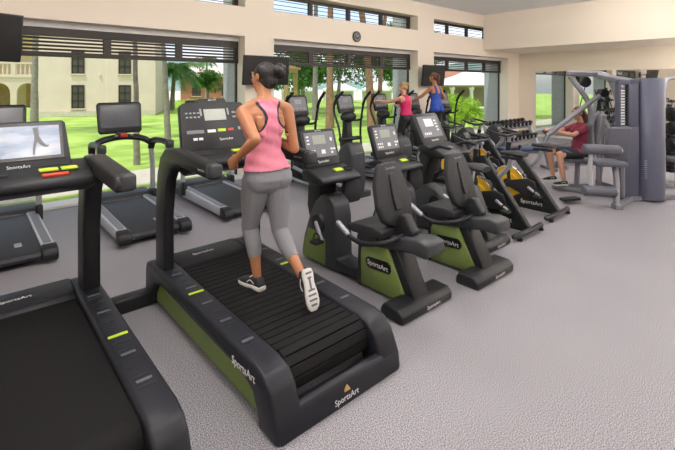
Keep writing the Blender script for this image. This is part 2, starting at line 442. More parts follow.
# ================================================================== THE TWO FRONT TREADMILLS
def side_post_profile():
    return [(1.60, .30), (1.60, .75), (1.545, 1.02), (1.47, 1.125), (1.35, 1.165), (.80, 1.15), (.785, 1.185), (.805, 1.235), (.87, 1.255),
            (1.42, 1.285), (1.6, 1.265), (1.70, 1.19), (1.765, 1.05), (1.80, .8), (1.80, .3)]
def eco_treadmill(loc, label, slats, lit, HWD=.44, MY=1.13):
    t = thing('treadmill', loc, label, 'treadmill', 'front row treadmills')
    RW = .165
    rail = [(0, 0), (.012, .10), (.075, .235), (.13, .283), (.22, .303), (1.86, .335), (1.93, .31), (1.95, .24), (1.95, 0), (1.80, 0), (1.775, .10), (1.71, .19), (1.60, .225), (.34, .19), (.24, .15), (.19, .06), (.185, 0)]
    for sgn in (-1, 1):
        b = MB(); b.prism(rail, 'x', sgn*(HWD-RW), sgn*HWD, .022, 3, .35)
        r = b.build('side_rail', 'shell', t, smooth=50)
        b = MB()
        pl = MB()
        for k in range(15):
            y = .34+k*.088; z = .3055+(y-.22)*.0195
            if k % 3 == 1 and abs(y-MY) > .06: pl.box((sgn*(HWD-RW/2-.002), y, z), (.075, .022, .004), .0018, 1)
            b.box((sgn*(HWD-RW/2-.002), y+.04, z+.0003), (.085, .005, .002), 0, 1)
        inlay(r, b, 'dark_grey'); inlay(r, pl, 'rib_grey')
        y = MY; b = MB(); b.box((sgn*(HWD-RW/2), y, .305+(y-.22)*.0195), (.105, .024, .008), .004, 3); b.build('marker', 'lime', r)
        # green flank
        b = MB(); b.prism([(.2, .035), (.25, .15), (.35, .2), (1.60, .235), (1.70, .2), (1.77, .1), (1.78, .035)], 'x', sgn*(HWD-.10), sgn*(HWD-.035), .006, 1)
        b.build('flank_panel', 'green', t)
        if sgn < 0:
            f = Face((-HWD, .33, .222), (0, -1, .03), (0, 0, 1)); f.text('SportsArt', .062, 'white_ink', r, 0, .006, lift=.001)
    # deck, belt, rear cover, front hood
    b = MB(); b.box((0, .95, .15), (2*(HWD-.11), 1.5, .12)); b.build('deck', 'black_matte', t, smooth=0)
    b = MB(); w = 2*(HWD-RW)-.006
    path = []
    if slats:
        prof = [(1.62, .30), (.26, .277)]
        L = 1.36; nsl = 22
        for k in range(nsl):
            f = (k+.5)/nsl; y = 1.62-L*f; z = .291+(y-.26)*.0185
            b.box((0, y, z-.012), (w, L/nsl-.007, .024), .003, 1)
        cy, cz, rr = .26, .165, .125
        for k in range(4):
            a = math.radians(100+24*k+8); b.box((0, cy+rr*math.cos(a), cz+rr*math.sin(a)), (w, .05, .024), .003, 1, (a-PI/2, 0, 0))
        bb = b.build('running_belt', 'belt', t, smooth=0)
        b = MB(); b.box((0, .94, .266), (w, 1.36, .012)); b.cyl((-w/2, .26, .165), (w/2, .26, .165), .112, n=28); b.build('belt_underlay', 'rubber', bb)
    else:
        pts = [(1.66, .295), (.26, .275)]+[(.26+.11*math.cos(math.radians(a)), .165+.11*math.sin(math.radians(a))) for a in range(100, 200, 12)]
        pts += [(p[0]+.0, p[1]-.02) for p in [(.16, .12), (.26, .2), (1.66, .27)]]
        b.prism(pts, 'x', -w/2, w/2); b.build('running_belt', 'belt', t, smooth=30)
    b = MB(); b.prism([(-.0015, 0.002), (.0105, .10), (.028, .128), (.06, .133), (.16, .06), (.16, 0.002)], 'x', -(HWD-.024), HWD-.024, .006, 2)
    rc = b.build('rear_cover', 'shell', t, smooth=50)
    f = Face((0, .006, .05), (1, 0, 0), (0, .012, .10)); f.text('SportsArt', .044, 'white_ink', rc, 0, -.012, lift=.003)
    b = MB()
    b.prism([(-.021, .038), (.021, .038), (.014, .052), (-.002, .075), (-.018, .056)], 'y', -.003, .004); b.v = [(x+.006, y+.0045+.0, z*.9+.037) for x, y, z in b.v]
    b.build('emblem', 'tan_ink', rc, smooth=0)
    b = MB(); b.prism([(1.60, .29), (1.63, .325), (1.86, .345), (1.94, .31), (1.95, .1), (1.95, .03), (1.6, .03)], 'x', -(HWD-RW)-.002, HWD-RW+.002, .006, 1)
    h = b.build('front_hood', 'shell', t, smooth=50)
    f = Face((-.0, 1.745, .3365), (1, 0, 0), (0, .23, .02)); f.text('SportsArt', .045, 'white_ink', h, -.05, 0)
    # uprights running into the handrails
    for sgn in (-1, 1):
        b = MB(); b.prism(side_post_profile(), 'x', sgn*(.315 if lit else .345), sgn*.425, .024, 3, .6); p = b.build('upright_handrail', 'black', t, smooth=50)
        b = MB(); b.box((sgn*.385, .825, 1.203), (.088, .085, .098), .022, 3, (math.radians(-2), 0, 0)); b.build('handgrip_cap', 'dark_grey', p)
        f = Face((sgn*.385-.0405, .93, 1.2), (0, -1, 0), (0, 0, 1)); f.text('SportsArt', .026, 'grey_ink', p, 0, 0)
    # console
    b = MB(); b.prism([(1.30, 1.12), (1.30, 1.17), (1.38, 1.215), (1.62, 1.25), (1.72, 1.2), (1.70, 1.1), (1.45, 1.06)], 'x', -.335, .335, .02, 2)
    cb = b.build('console_bridge', 'black', t, smooth=50)
    b = MB(); b.box((.09, 1.40, 1.226), (.10, .05, .012), .004, 2, (.15, 0, 0)); b.box((.2, 1.40, 1.226), (.09, .05, .012), .004, 2, (.15, 0, 0)); inlay(cb, b, 'lime')
    b = MB(); b.box((.12, 1.345, 1.2), (.14, .028, .02), .005, 2, (.35, 0, 0)); b.build('stop_key', 'red', cb)
    b = MB(); b.box((-.2, 1.42, 1.225), (.18, .09, .008), .003, 1, (.2, 0, 0)); b.build('tray_mat', 'black_matte', cb)
    f = Face((-.05 if lit else 0, 1.50, 1.20 if lit else 1.215), (1, 0, 0), (0, .17, .385))
    b = MB(); out = [(-.29, 0), (.27, 0), (.285, .03), (.265, .325), (.25, .345), (-.27, .345), (-.285, .325), (-.305, .03)]
    b.prism(out if lit else [(-.30, 0), (.30, 0), (.315, .06), (.285, .40), (.26, .425), (.13, .43), (.12, .465), (-.12, .465), (-.13, .43), (-.26, .425), (-.285, .40), (-.315, .06)], 'z', -.06, 0, .012, 2, .7)
    b.v = [tuple(f.o+f.m @ V(p)) for p in b.v]
    co = b.build('console', 'black', t, smooth=50)
    if lit:
        b = MB(); f.rect(b, -.01, .205, .51, .25, .006, .002); b.build('screen_bezel', 'tv_black', co, smooth=0)
        b = MB(); f.rect(b, -.01, .205, .47, .205, .008); b.build('screen', 'screen_lit', co, smooth=0)
        b = MB()
        for pts in ([(.095, .295), (.10, .23), (.085, .17), (.08, .115)], [(.10, .23), (.125, .185), (.15, .165), (.16, .175)]):
            b.tube([f.at(p[0], p[1], .010) for p in pts], [.016, .014, .008, .006], 6, 3, flat=.12, up=f.n)
        b.build('screen_runner_legs', 'mid_grey', co)
        f.text('SportsArt', .03, 'white_ink', co, 0, .045, lift=.002)
    else:
        b = MB(); f.rect(b, 0, .315, .19, .10, .004, .001); b.build('display', 'lcd', co, smooth=0)
        b = MB()
        for k in range(4):
            for j in range(2): f.rect(b, -.24+k*.033, .335-j*.035, .02, .012, .003)
        for k in range(2):
            for j in range(2): f.rect(b, .17+k*.06, .33-j*.04, .03, .014, .003)
        f.rect(b, -.12, .34, .015, .06, .003); f.rect(b, .12, .34, .015, .06, .003)
        for k in range(3): f.rect(b, .195+k*.032, .185+k*.008, .02, .028, .003)
        inlay(co, b, 'grey_ink')
        b = MB()
        for k in range(2): f.rect(b, -.20+k*.045, .115, .034, .02, .003)
        f.rect(b, -.055, .175, .07, .024, .003); inlay(co, b, 'white_ink')
        b = MB(); f.rect(b, .035, .178, .07, .024, .003); b.build('green_key', 'lime', co, smooth=0)
        b = MB(); f.rect(b, .115, .18, .05, .02, .003); b.build('red_key', 'red', co, smooth=0)
        b = MB(); f.rect(b, -.19, .175, .14, .028, .003); b.build('key_strip', 'mid_grey', co, smooth=0)
        f.text('SportsArt', .03, 'white_ink', co, .06, .1, lift=.003); f.text('SportsArt', .018, 'white_ink', co, 0, .447, lift=.001)
    return t
tm1 = eco_treadmill((.32, 1.77, 0), 'black treadmill at the lower left corner with a lit screen showing a pale picture', False, True, MY=.90)
tm2 = eco_treadmill((1.592, 1.725, 0), 'large black slatted treadmill with green flanks under the running woman', True, False, HWD=.456)
b = MB(); b.box((-.575, 1.86, .055), (.30, .12, .11), .014, 2); b.build('stabilizer_bar', 'black', tm2, smooth=50)

# ================================================================== THE SILVER-RAILED TREADMILLS BY THE WINDOW
def window_treadmill(loc, label):
    t = thing('treadmill', loc, label, 'treadmill', 'treadmills by the window')
    for s in (-1, 1):
        b = MB(); b.prism([(.08, .05), (.06, .13), (.12, .165), (1.45, .205), (1.5, .17), (1.5, .06)], 'x', s*.27, s*.385, .018, 3, .35)
        r = b.build('side_rail', 'silver_paint', t, smooth=50)
        b = MB(); b.box((s*.325, .78, .189), (.07, 1.2, .008), .003, 1, (.0295, 0, 0)); b.build('foot_strip', 'mid_grey', r, smooth=0)
        b = MB(); b.prism([(0, .03), (-.02, .09), (.01, .15), (.09, .175), (.14, .175), (.14, .03)], 'x', s*.262, s*.40, .02, 3, .35); b.build('end_cap', 'black', r, smooth=50)
    w = .27
    b = MB(); b.prism([(1.5, .185), (.1, .145), (.055, .12), (.04, .09), (.055, .055), (.1, .04), (1.5, .08)], 'x', -w, w, 0); b.build('running_belt', 'belt_grey', t, smooth=30)
    b = MB(); b.box((.1, .32, .1545), (.06, .12, .002), 0, 1, (.029, 0, 0)); b.build('belt_mark', 'grey_ink', t, smooth=0)
    b = MB(); b.prism([(1.40, .05), (1.40, .19), (1.46, .235), (1.62, .265), (1.80, .24), (1.86, .15), (1.86, .05)], 'x', -.40, .40, .03, 3, .35); b.build('motor_hood', 'dark_grey', t, smooth=50)
    for s in (-1, 1):
        b = MB(); b.box((s*.39, 1.36, .2), (.075, .17, .2), .025, 3); b.build('post_shoe', 'black', t, smooth=50)
        b = MB(); b.tube([(s*.39, 1.36, .25), (s*.39, 1.37, .6), (s*.37, 1.38, .92)], .042, 14, flat=.75, up=(1, 0, 0)); b.build('post', 'silver', t)
        b = MB(); b.tube([(s*.37, 1.38, .86), (s*.38, 1.30, .97), (s*.39, 1.0, 1.0), (s*.40, .72, .985)], [.045, .05, .045, .05], 12, flat=.8); h = b.build('handrail', 'black', t)
        b = MB(); b.box((s*.40, .74, .98), (.10, .10, .11), .025, 3); b.build('handgrip_cap', 'dark_grey', h, smooth=50)
    b = MB(); b.tube([(-.38, 1.36, .93), (-.25, 1.38, 1.01), (0, 1.40, 1.045), (.25, 1.38, 1.01), (.38, 1.36, .93)], .06, 12, flat=.7, up=(0, 0, 1)); cb = b.build('console_bridge', 'black', t)
    b = MB(); b.box((0, 1.31, 1.075), (.09, .03, .05), .005, 1, (.5, 0, 0)); b.build('stop_key', 'red', cb, smooth=0)
    b = MB(); b.box((.1, 1.31, 1.07), (.04, .03, .03), .008, 1, (.5, 0, 0)); b.box((-.1, 1.31, 1.07), (.04, .03, .03), .008, 1, (.5, 0, 0)); inlay(cb, b, 'mid_grey')
    f = Face((0, 1.45, 1.09), (1, 0, 0), (0, .08, .42))
    b = MB(); b.prism([(-.275, .03), (-.25, 0), (.25, 0), (.275, .03), (.285, .40), (.26, .43), (-.26, .43), (-.285, .40)], 'z', -.05, 0, .012, 2, .6); b.v = [tuple(f.o+f.m @ V(p)) for p in b.v]
    co = b.build('console', 'black', t, smooth=50)
    b = MB(); f.rect(b, 0, .235, .49, .31, .005, .001); b.build('screen', 'screen_off', co, smooth=0)
    b = MB(); b.box((0, 1.46, 1.06), (.12, .1, .1), .02); b.build('console_neck', 'black', co)
    return t
w1 = window_treadmill((1.655, 4.92, 0), 'black and silver treadmill with blank screen, second from the left in the window row')
dup(w1, (.33, 4.98, 0), 'black and silver treadmill in the window row, cut by left photo edge')
dup(w1, (2.90, 5.0, 0), 'black and silver window-row treadmill mostly hidden behind the slatted treadmill and running woman')
# ================================================================== RECUMBENT BIKES
def crank(t, c, hw, ang, r=.17):
    for s in (-1, 1):
        a = ang+(0 if s > 0 else PI)
        b = MB(); p0 = V((s*hw, c[1], c[2])); p1 = p0+V((s*.02, math.cos(a)*r, math.sin(a)*r))
        b.tube([p0, p1], [.022, .017], 10, spline=False, round_ends=True); ca = b.build('crank_arm', 'silver', t)
        b = MB(); b.box(p1+V((s*.06, 0, 0)), (.10, .10, .03), .01, 2); b.tube([p1+V((s*.06, .05, .01)), p1+V((s*.06, .03, .07)), p1+V((s*.06, -.03, .07)), p1+V((s*.06, -.05, .01))], .008, 6); b.build('pedal', 'black_matte', ca)
def recumbent(loc, label):
    t = thing('recumbent_bike', loc, label, 'exercise bike', 'recumbent bikes')
    b = MB(); b.prism([(-.02, .0), (-.025, .06), (.02, .1), (.17, .105), (.2, .06), (.2, 0)], 'x', -.315, .315, .015, 2); ft = b.build('rear_foot', 'black', t, smooth=50)
    f = Face((.06, -.0235, .035), (1, 0, 0), (0, 0, 1)); f.text('SportsArt', .042, 'white_ink', ft, 0, 0, lift=.001)
    # slanted rear strut, main beam
    b = MB(); b.prism([(.05, .09), (.19, .09), (.42, .47), (.25, .47)], 'x', -.085, .10, .012, 2); b.build('rear_strut', 'black', t, smooth=50)
    b = MB(); b.prism([(-.10, .47), (-.085, .555), (.0, .57), (.66, .47), (.68, .41), (.6, .37), (.05, .45), (-.06, .44)], 'x', -.11, .11, .018, 2); b.build('seat_rail', 'dark_grey', t, smooth=50)
    # green body with black badge
    b = MB(); b.prism([(.18, .03), (.13, .07), (.33, .44), (.60, .385), (.63, .33), (.63, .03)], 'x', -.105, .075, .008, 1)
    g = b.build('body_panel', 'green', t, smooth=50)
    b = MB(); b.prism([(.62, .02), (.62, .40), (.645, .40), (.66, .02)], 'x', -.112, .112, .004, 1); b.build('panel_edge', 'black', g, smooth=0)
    b = MB(); b.prism([(.29, .215), (.27, .245), (.28, .29), (.31, .31), (.53, .295), (.56, .27), (.55, .22), (.52, .2)], 'x', -.113, -.10, .004, 2); bd = b.build('badge', 'tv_black', g, smooth=50)
    f = Face((-.1135, .415, .2525), (0, -1, 0), (0, 0, 1)); f.text('SportsArt', .058, 'white_ink', bd, 0, 0, lift=.001)
    # low link beam
    b = MB(); b.prism([(.6, .04), (.6, .16), (.72, .13), (.92, .13), (1.02, .2), (1.02, .04)], 'x', -.10, .10, .012, 2); b.build('link_beam', 'black', t, smooth=50)
    # front drive housing
    b = MB(); b.prism([(.94, .02), (.95, .50), (.98, .63), (1.06, .70), (1.16, .70), (1.26, .62), (1.36, .45), (1.44, .25), (1.48, .08), (1.47, .02)], 'x', -.105, .105, .025, 3)
    h = b.build('drive_housing', 'dark_grey', t, smooth=50)
    b = MB(); b.prism([(1.1, .03), (1.1, .28), (1.2, .33), (1.37, .33), (1.42, .2), (1.455, .08), (1.45, .03)], 'x', -.109, .109, .005, 1); b.build('green_panel', 'green', h, smooth=0)
    for s in (-1, 1):
        b = MB(); b.cyl((s*.10, 1.2, .42), (s*.135, 1.2, .42), .10, .085, 28, .006); b.build('crank_cover', 'black', h)
    crank(t, (0, 1.2, .42), .135, .9)
    # console tower
    b = MB(); b.prism([(1.18, .6), (1.16, .78), (1.12, .88), (1.28, .92), (1.38, .80), (1.40, .55), (1.36, .42)], 'x', -.10, .10, .022, 3, .4); b.build('tower', 'black', t, smooth=50)
    b = MB(); b.prism([(.97, .83), (.96, .87), (1.02, .90), (1.22, .95), (1.30, .93), (1.30, .87), (1.15, .82)], 'x', -.245, .245, .018, 2); tr = b.build('console_tray', 'black', t, smooth=50)
    b = MB(); b.box((.06, 1.10, .925), (.10, .06, .012), .004, 2, (.25, 0, 0)); b.build('key_pad', 'lime', tr)
    b = MB(); b.cyl((.18, 1.09, .91), (.18, 1.09, .925), .042, n=20); b.torus((.18, 1.09, .925), (0, -.2, 1), .042, .006, 20, 6); b.build('cup_holder', 'rubber', tr)
    f = Face((0, 1.235, .94), (1, 0, 0), (0, .12, .36))
    b = MB(); b.prism([(-.20, 0), (.20, 0), (.22, .03), (.225, .36), (.20, .385), (-.20, .385), (-.225, .36), (-.22, .03)], 'z', -.05, 0, .012, 2, .6); b.v = [tuple(f.o+f.m @ V(p)) for p in b.v]
    c = b.build('console', 'black', t, smooth=50)
    b = MB(); f.rect(b, 0, .225, .37, .255, .004, .001); b.build('screen', 'mid_grey', c, smooth=0)
    b = MB(); f.rect(b, -.01, .275, .16, .09, .006); b.build('display', 'lcd', c, smooth=0)
    b = MB()
    for k in range(3):
        for j in range(2): f.rect(b, -.15+k*.03, .165-j*.035, .018, .02, .006)
        f.rect(b, .13+(k % 2)*.035, .17-(k//2)*.035, .026, .02, .006); f.rect(b, -.15, .24+k*.035, .03, .014, .006)
    f.rect(b, .145, .27, .025, .035, .006); f.rect(b, .02, .15, .05, .04, .006); inlay(c, b, 'white_ink')
    f.text('SportsArt', .035, 'white_ink', c, 0, .055, lift=.002); f.text('SportsArt', .02, 'white_ink', c, 0, .368, lift=.001)
    b = MB(); b.ell([((.2, 1.06, .60), (.10, 0, 0), (0, .035, 0)), ((.2, 1.06, .66), (.12, 0, 0), (0, .05, 0)), ((.2, 1.06, .76), (.11, 0, 0), (0, .045, 0)), ((.2, 1.08, .82), (.09, 0, 0), (0, .02, 0))], 16, 3); b.build('bottle_pouch', 'black_cloth', t)
    # seat, back, side handles
    b = MB(); b.prism([(.28, .52), (.28, .585), (.4, .60), (.60, .585), (.68, .56), (.69, .53), (.62, .5)], 'x', -.21, .21, .03, 3, .4); st = b.build('seat', 'pad_black', t, smooth=50)
    b = MB(); b.box((0, .42, .485), (.18, .3, .08), .01); b.build('seat_carriage', 'black', st)
    R = Euler((math.radians(-17), 0, 0)).to_matrix(); o = V((.02, .30, .59))
    b = MB()
    out = [(-.10, 0), (.10, 0), (.175, .05), (.205, .17), (.185, .34), (.135, .47), (.10, .515), (-.10, .515), (-.135, .47), (-.185, .34), (-.205, .17), (-.175, .05)]
    b.prism(out, 'y', -.045, .025, .022, 3, .35)
    b.v = [tuple(o+R @ V((p[0], p[1]+.45*p[0]*p[0], p[2]))) for p in b.v]; bk = b.build('backrest', 'pad_black', t, smooth=50)
    b = MB()
    b.prism([(-.035, .12), (.035, .12), (.045, .2), (.03, .42), (-.03, .42), (-.045, .2)], 'y', -.053, -.04, .005, 1); b.v = [tuple(o+R @ V(p)) for p in b.v]; b.build('back_spine', 'black', bk)
    f = Face(o+R @ V((0, -.0455, .465)), (1, 0, 0), R @ V((0, 0, 1))); f.text('SportsArt', .03, 'grey_ink', bk, 0, 0, lift=.001)
    b = MB(); b.prism([(.13, .50), (.10, .58), (.18, .70), (.24, .70), (.29, .6), (.28, .5)], 'x', -.045, .045, .012, 2); b.build('back_bracket', 'black', t, smooth=50)
    for s in (-1, 1):
        b = MB(); b.tube([(0, .20, .545), (s*.12, .20, .535), (s*.22, .25, .51), (s*.27, .42, .47), (s*.275, .58, .49), (s*.275, .70, .555)], .02, 12); hb = b.build('side_handle', 'black', t)
        b = MB(); b.tube([(s*.275, .60, .502), (s*.275, .66, .532), (s*.275, .72, .566)], .023, 12, round_ends=True); b.build('pulse_grip', 'silver', hb)
        b = MB(); b.sph((s*.13, .36, .48), (.045, .06, .05)); b.build('seat_lever_boss', 'black', t)
    return t
mk('pad_black', '#232428', .6, var=.1, bump=.1, bscale=250)
rb = recumbent((2.71, 2.03, 0), 'green and black recumbent bike standing right beside the large slatted treadmill')
dup(rb, (3.60, 1.95, 0), 'second green and black recumbent bike from the slatted treadmill, nearest the spin bikes')

# ================================================================== UPRIGHT BIKE
def upright(loc, label):
    t = thing('upright_bike', loc, label, 'exercise bike')
    b = MB(); b.prism([(-.02, 0), (-.025, .06), (.02, .1), (.15, .10), (.18, .06), (.18, 0)], 'x', -.26, .26, .015, 2); ft = b.build('rear_foot', 'black', t, smooth=50)
    f = Face((.05, -.0235, .035), (1, 0, 0), (0, 0, 1)); f.text('SportsArt', .04, 'white_ink', ft, 0, 0, lift=.001)
    b = MB(); b.prism([(.04, .09), (.17, .09), (.34, .45), (.40, .62), (.26, .62), (.19, .45)], 'x', -.09, .09, .015, 2); b.build('seat_mast', 'dark_grey', t, smooth=50)
    b = MB(); b.prism([(.17, .03), (.15, .09), (.30, .42), (.62, .42), (.72, .5), (.9, .55), (1.02, .45), (1.1, .2), (1.1, .03)], 'x', -.095, .095, .015, 2); h = b.build('drive_housing', 'dark_grey', t, smooth=50)
    b = MB(); b.prism([(.23, .05), (.34, .36), (.6, .36), (.68, .2), (.68, .05)], 'x', -.099, .099, .004, 1); b.build('green_panel', 'green', h, smooth=0)
    for s in (-1, 1):
        b = MB(); b.cyl((s*.09, .72, .36), (s*.12, .72, .36), .1, .09, 24, .005); b.build('crank_cover', 'black', h)
    crank(t, (0, .72, .36), .12, 2.2)
    b = MB(); b.cyl((0, .32, .6), (0, .29, .80), .03); b.build('seat_post', 'chrome', t)
    b = MB(); b.ell([((0, .12, .83), (.10, 0, 0), (0, 0, .03)), ((0, .2, .84), (.13, 0, 0), (0, 0, .045)), ((0, .30, .84), (.10, 0, 0), (0, 0, .04)), ((0, .42, .835), (.04, 0, 0), (0, 0, .03)), ((0, .46, .83), (.025, 0, 0), (0, 0, .02))], 18); b.build('saddle', 'pad_black', t)
    b = MB(); b.prism([(.90, .03), (.93, .3), (.90, .55), (.82, .80), (.70, .98), (.80, 1.06), (.94, .92), (1.04, .62), (1.08, .35), (1.1, .03)], 'x', -.085, .085, .025, 3, .4); b.build('tower', 'black', t, smooth=50)
    b = MB(); b.prism([(.50, .92), (.48, .96), (.56, 1.0), (.78, 1.06), (.85, 1.03), (.84, .96), (.7, .91)], 'x', -.26, .26, .018, 2); tr = b.build('console_tray', 'black', t, smooth=50)
    b = MB(); b.box((.02, .60, 1.018), (.1, .06, .012), .004, 2, (.25, 0, 0)); b.build('key_pad', 'mid_grey', tr)
    f = Face((0, .77, 1.04), (1, 0, 0), (0, .2, .38))
    b = MB(); b.prism([(-.22, 0), (.22, 0), (.25, .03), (.25, .38), (.22, .41), (-.22, .41), (-.25, .38), (-.25, .03)], 'z', -.055, 0, .014, 2, .6); b.v = [tuple(f.o+f.m @ V(p)) for p in b.v]
    c = b.build('console', 'black', t, smooth=50)
    b = MB(); f.rect(b, 0, .23, .38, .27, .004, .001); b.build('screen', 'mid_grey', c, smooth=0)
    b = MB()
    f.rect(b, 0, .28, .16, .1, .006)
    for k in range(4): f.rect(b, -.14+k*.035, .14, .022, .03, .006); f.rect(b, .13, .18+k*.04, .04, .02, .006)
    inlay(c, b, 'white_ink'); f.text('SportsArt', .035, 'white_ink', c, 0, .055, lift=.002)
    for s in (-1, 1):
        b = MB(); b.tube([(s*.08, .80, .99), (s*.22, .72, 1.0), (s*.27, .55, 1.06), (s*.26, .42, 1.05)], .02, 12, round_ends=True); b.build('handlebar', 'black', t)
    return t
upright((4.30, 2.30, 0), 'tall black upright bike standing between the second recumbent bike and the spin bikes')

# ================================================================== SPIN BIKES
def spin(loc, label):
    t = thing('spin_bike', loc, label, 'exercise bike', 'black spin bikes with yellow flywheels')
    b = MB(); b.tube([(-.33, .03, .05), (-.2, .0, .065), (.2, .0, .065), (.33, .03, .05)], .036, 12, flat=.8, up=(0, 0, 1), round_ends=True); rf = b.build('rear_stabilizer', 'black', t)
    for s in (-1, 1):
        b = MB(); b.cyl((s*.27, .0, 0), (s*.27, .0, .03), .03, n=14); b.build('leveling_foot', 'rubber', rf)
    b = MB(); b.tube([(-.27, 1.12, .045), (.27, 1.12, .045)], .038, 12, spline=False, round_ends=True); b.build('front_stabilizer', 'black', t)
    b = MB(); b.prism([(-.02, .06), (.07, .05), (.60, .70), (.66, .84), (.57, .87), (.48, .74)], 'x', -.045, .045, .015, 2); b.build('main_beam', 'black', t, smooth=50)
    b = MB(); b.prism([(.03, .08), (.08, .03), (.62, .03), (1.12, .02), (1.13, .08), (.72, .12), (.42, .28), (.3, .3)], 'x', -.035, .035, .01, 2); lp = b.build('lower_frame', 'tv_black', t, smooth=50)
    f = Face((-.036, .36, .13), (0, -1, 0), (0, 0, 1)); f.text('SportsArt', .075, 'white_ink', lp, 0, 0, lift=.001)
    b = MB(); b.tube([(0, .68, .34), (0, .72, .7), (0, .70, .93)], .035, 12); b.tube([(.05, .68, .34), (.05, 1.0, .2), (.05, 1.11, .06)], .022, 10); b.tube([(-.05, .68, .34), (-.05, 1.0, .2), (-.05, 1.11, .06)], .022, 10); b.build('front_fork', 'black', t)
    b = MB(); b.lathe([(.001, -.02), (.14, -.02), (.15, -.012), (.205, -.015), (.225, -.025), (.235, 0), (.225, .025), (.205, .015), (.15, .012), (.14, .02), (.001, .02)], (0, .70, .35), (1, 0, 0), 40); fw = b.build('flywheel', 'yellow', t)
    b = MB(); b.torus((0, .70, .35), (1, 0, 0), .228, .018, 40, 8); b.build('flywheel_rim', 'chrome', fw)
    b = MB(); b.cyl((-.06, .70, .35), (.06, .70, .35), .06, n=24, bev=.006); b.build('hub', 'black', fw)
    b = MB(); b.prism([(.33, .24), (.26, .33), (.30, .43), (.40, .46), (.66, .40), (.72, .35), (.66, .30), (.45, .22)], 'x', -.085, -.045, .012, 2); b.build('chain_guard', 'black', t, smooth=50)
    crank(t, (0, .37, .34), .09, .5)
    b = MB(); b.tube([(0, .46, .56), (0, .28, .74), (0, .24, .86)], .028, 12); b.build('seat_post', 'silver', t)
    b = MB(); b.box((0, .22, .87), (.05, .26, .035), .008); b.ell([((0, .06, .925), (.08, 0, 0), (0, 0, .025)), ((0, .14, .935), (.105, 0, 0), (0, 0, .035)), ((0, .24, .93), (.07, 0, 0), (0, 0, .03)), ((0, .36, .925), (.03, 0, 0), (0, 0, .02))], 16); b.build('saddle', 'pad_black', t)
    b = MB(); b.cyl((0, .70, .85), (0, .69, 1.0), .026); b.box((0, .72, 1.01), (.05, .24, .035), .008)
    b.build('handlebar_post', 'silver', t)
    b = MB()
    b.tube([(-.05, .66, 1.03), (-.22, .64, 1.04), (-.25, .76, 1.06), (-.2, .92, 1.10)], .017, 10, round_ends=True); b.tube([(.05, .66, 1.03), (.22, .64, 1.04), (.25, .76, 1.06), (.2, .92, 1.10)], .017, 10, round_ends=True)
    b.tube([(-.2, .64, 1.04), (.2, .64, 1.04)], .017, 10, spline=False); b.build('handlebar', 'black', t)
    b = MB(); b.cyl((0, .58, .72), (0, .54, .86), .012); b.sph((0, .535, .88), .025); b.build('resistance_knob', 'black', t)
    b = MB(); b.box((.0, .84, 1.09), (.12, .015, .08), .006, 2, (-.6, 0, 0)); b.build('console', 'tv_black', t)
    return t
sp = spin((4.98, 2.25, 0), 'black spin bike with yellow flywheel next to the tall upright bike')
dup(sp, (5.94, 2.30, 0), 'black spin bike with yellow flywheel nearest the open floor, its rear foot furthest right')
dup(sp, (6.35, 3.5, 0), 'left one of the two black spin bikes in the second row by the ellipticals')
dup(sp, (7.2, 3.5, 0), 'black spin bike in the second row behind the front spin bikes, nearest the blue bench')

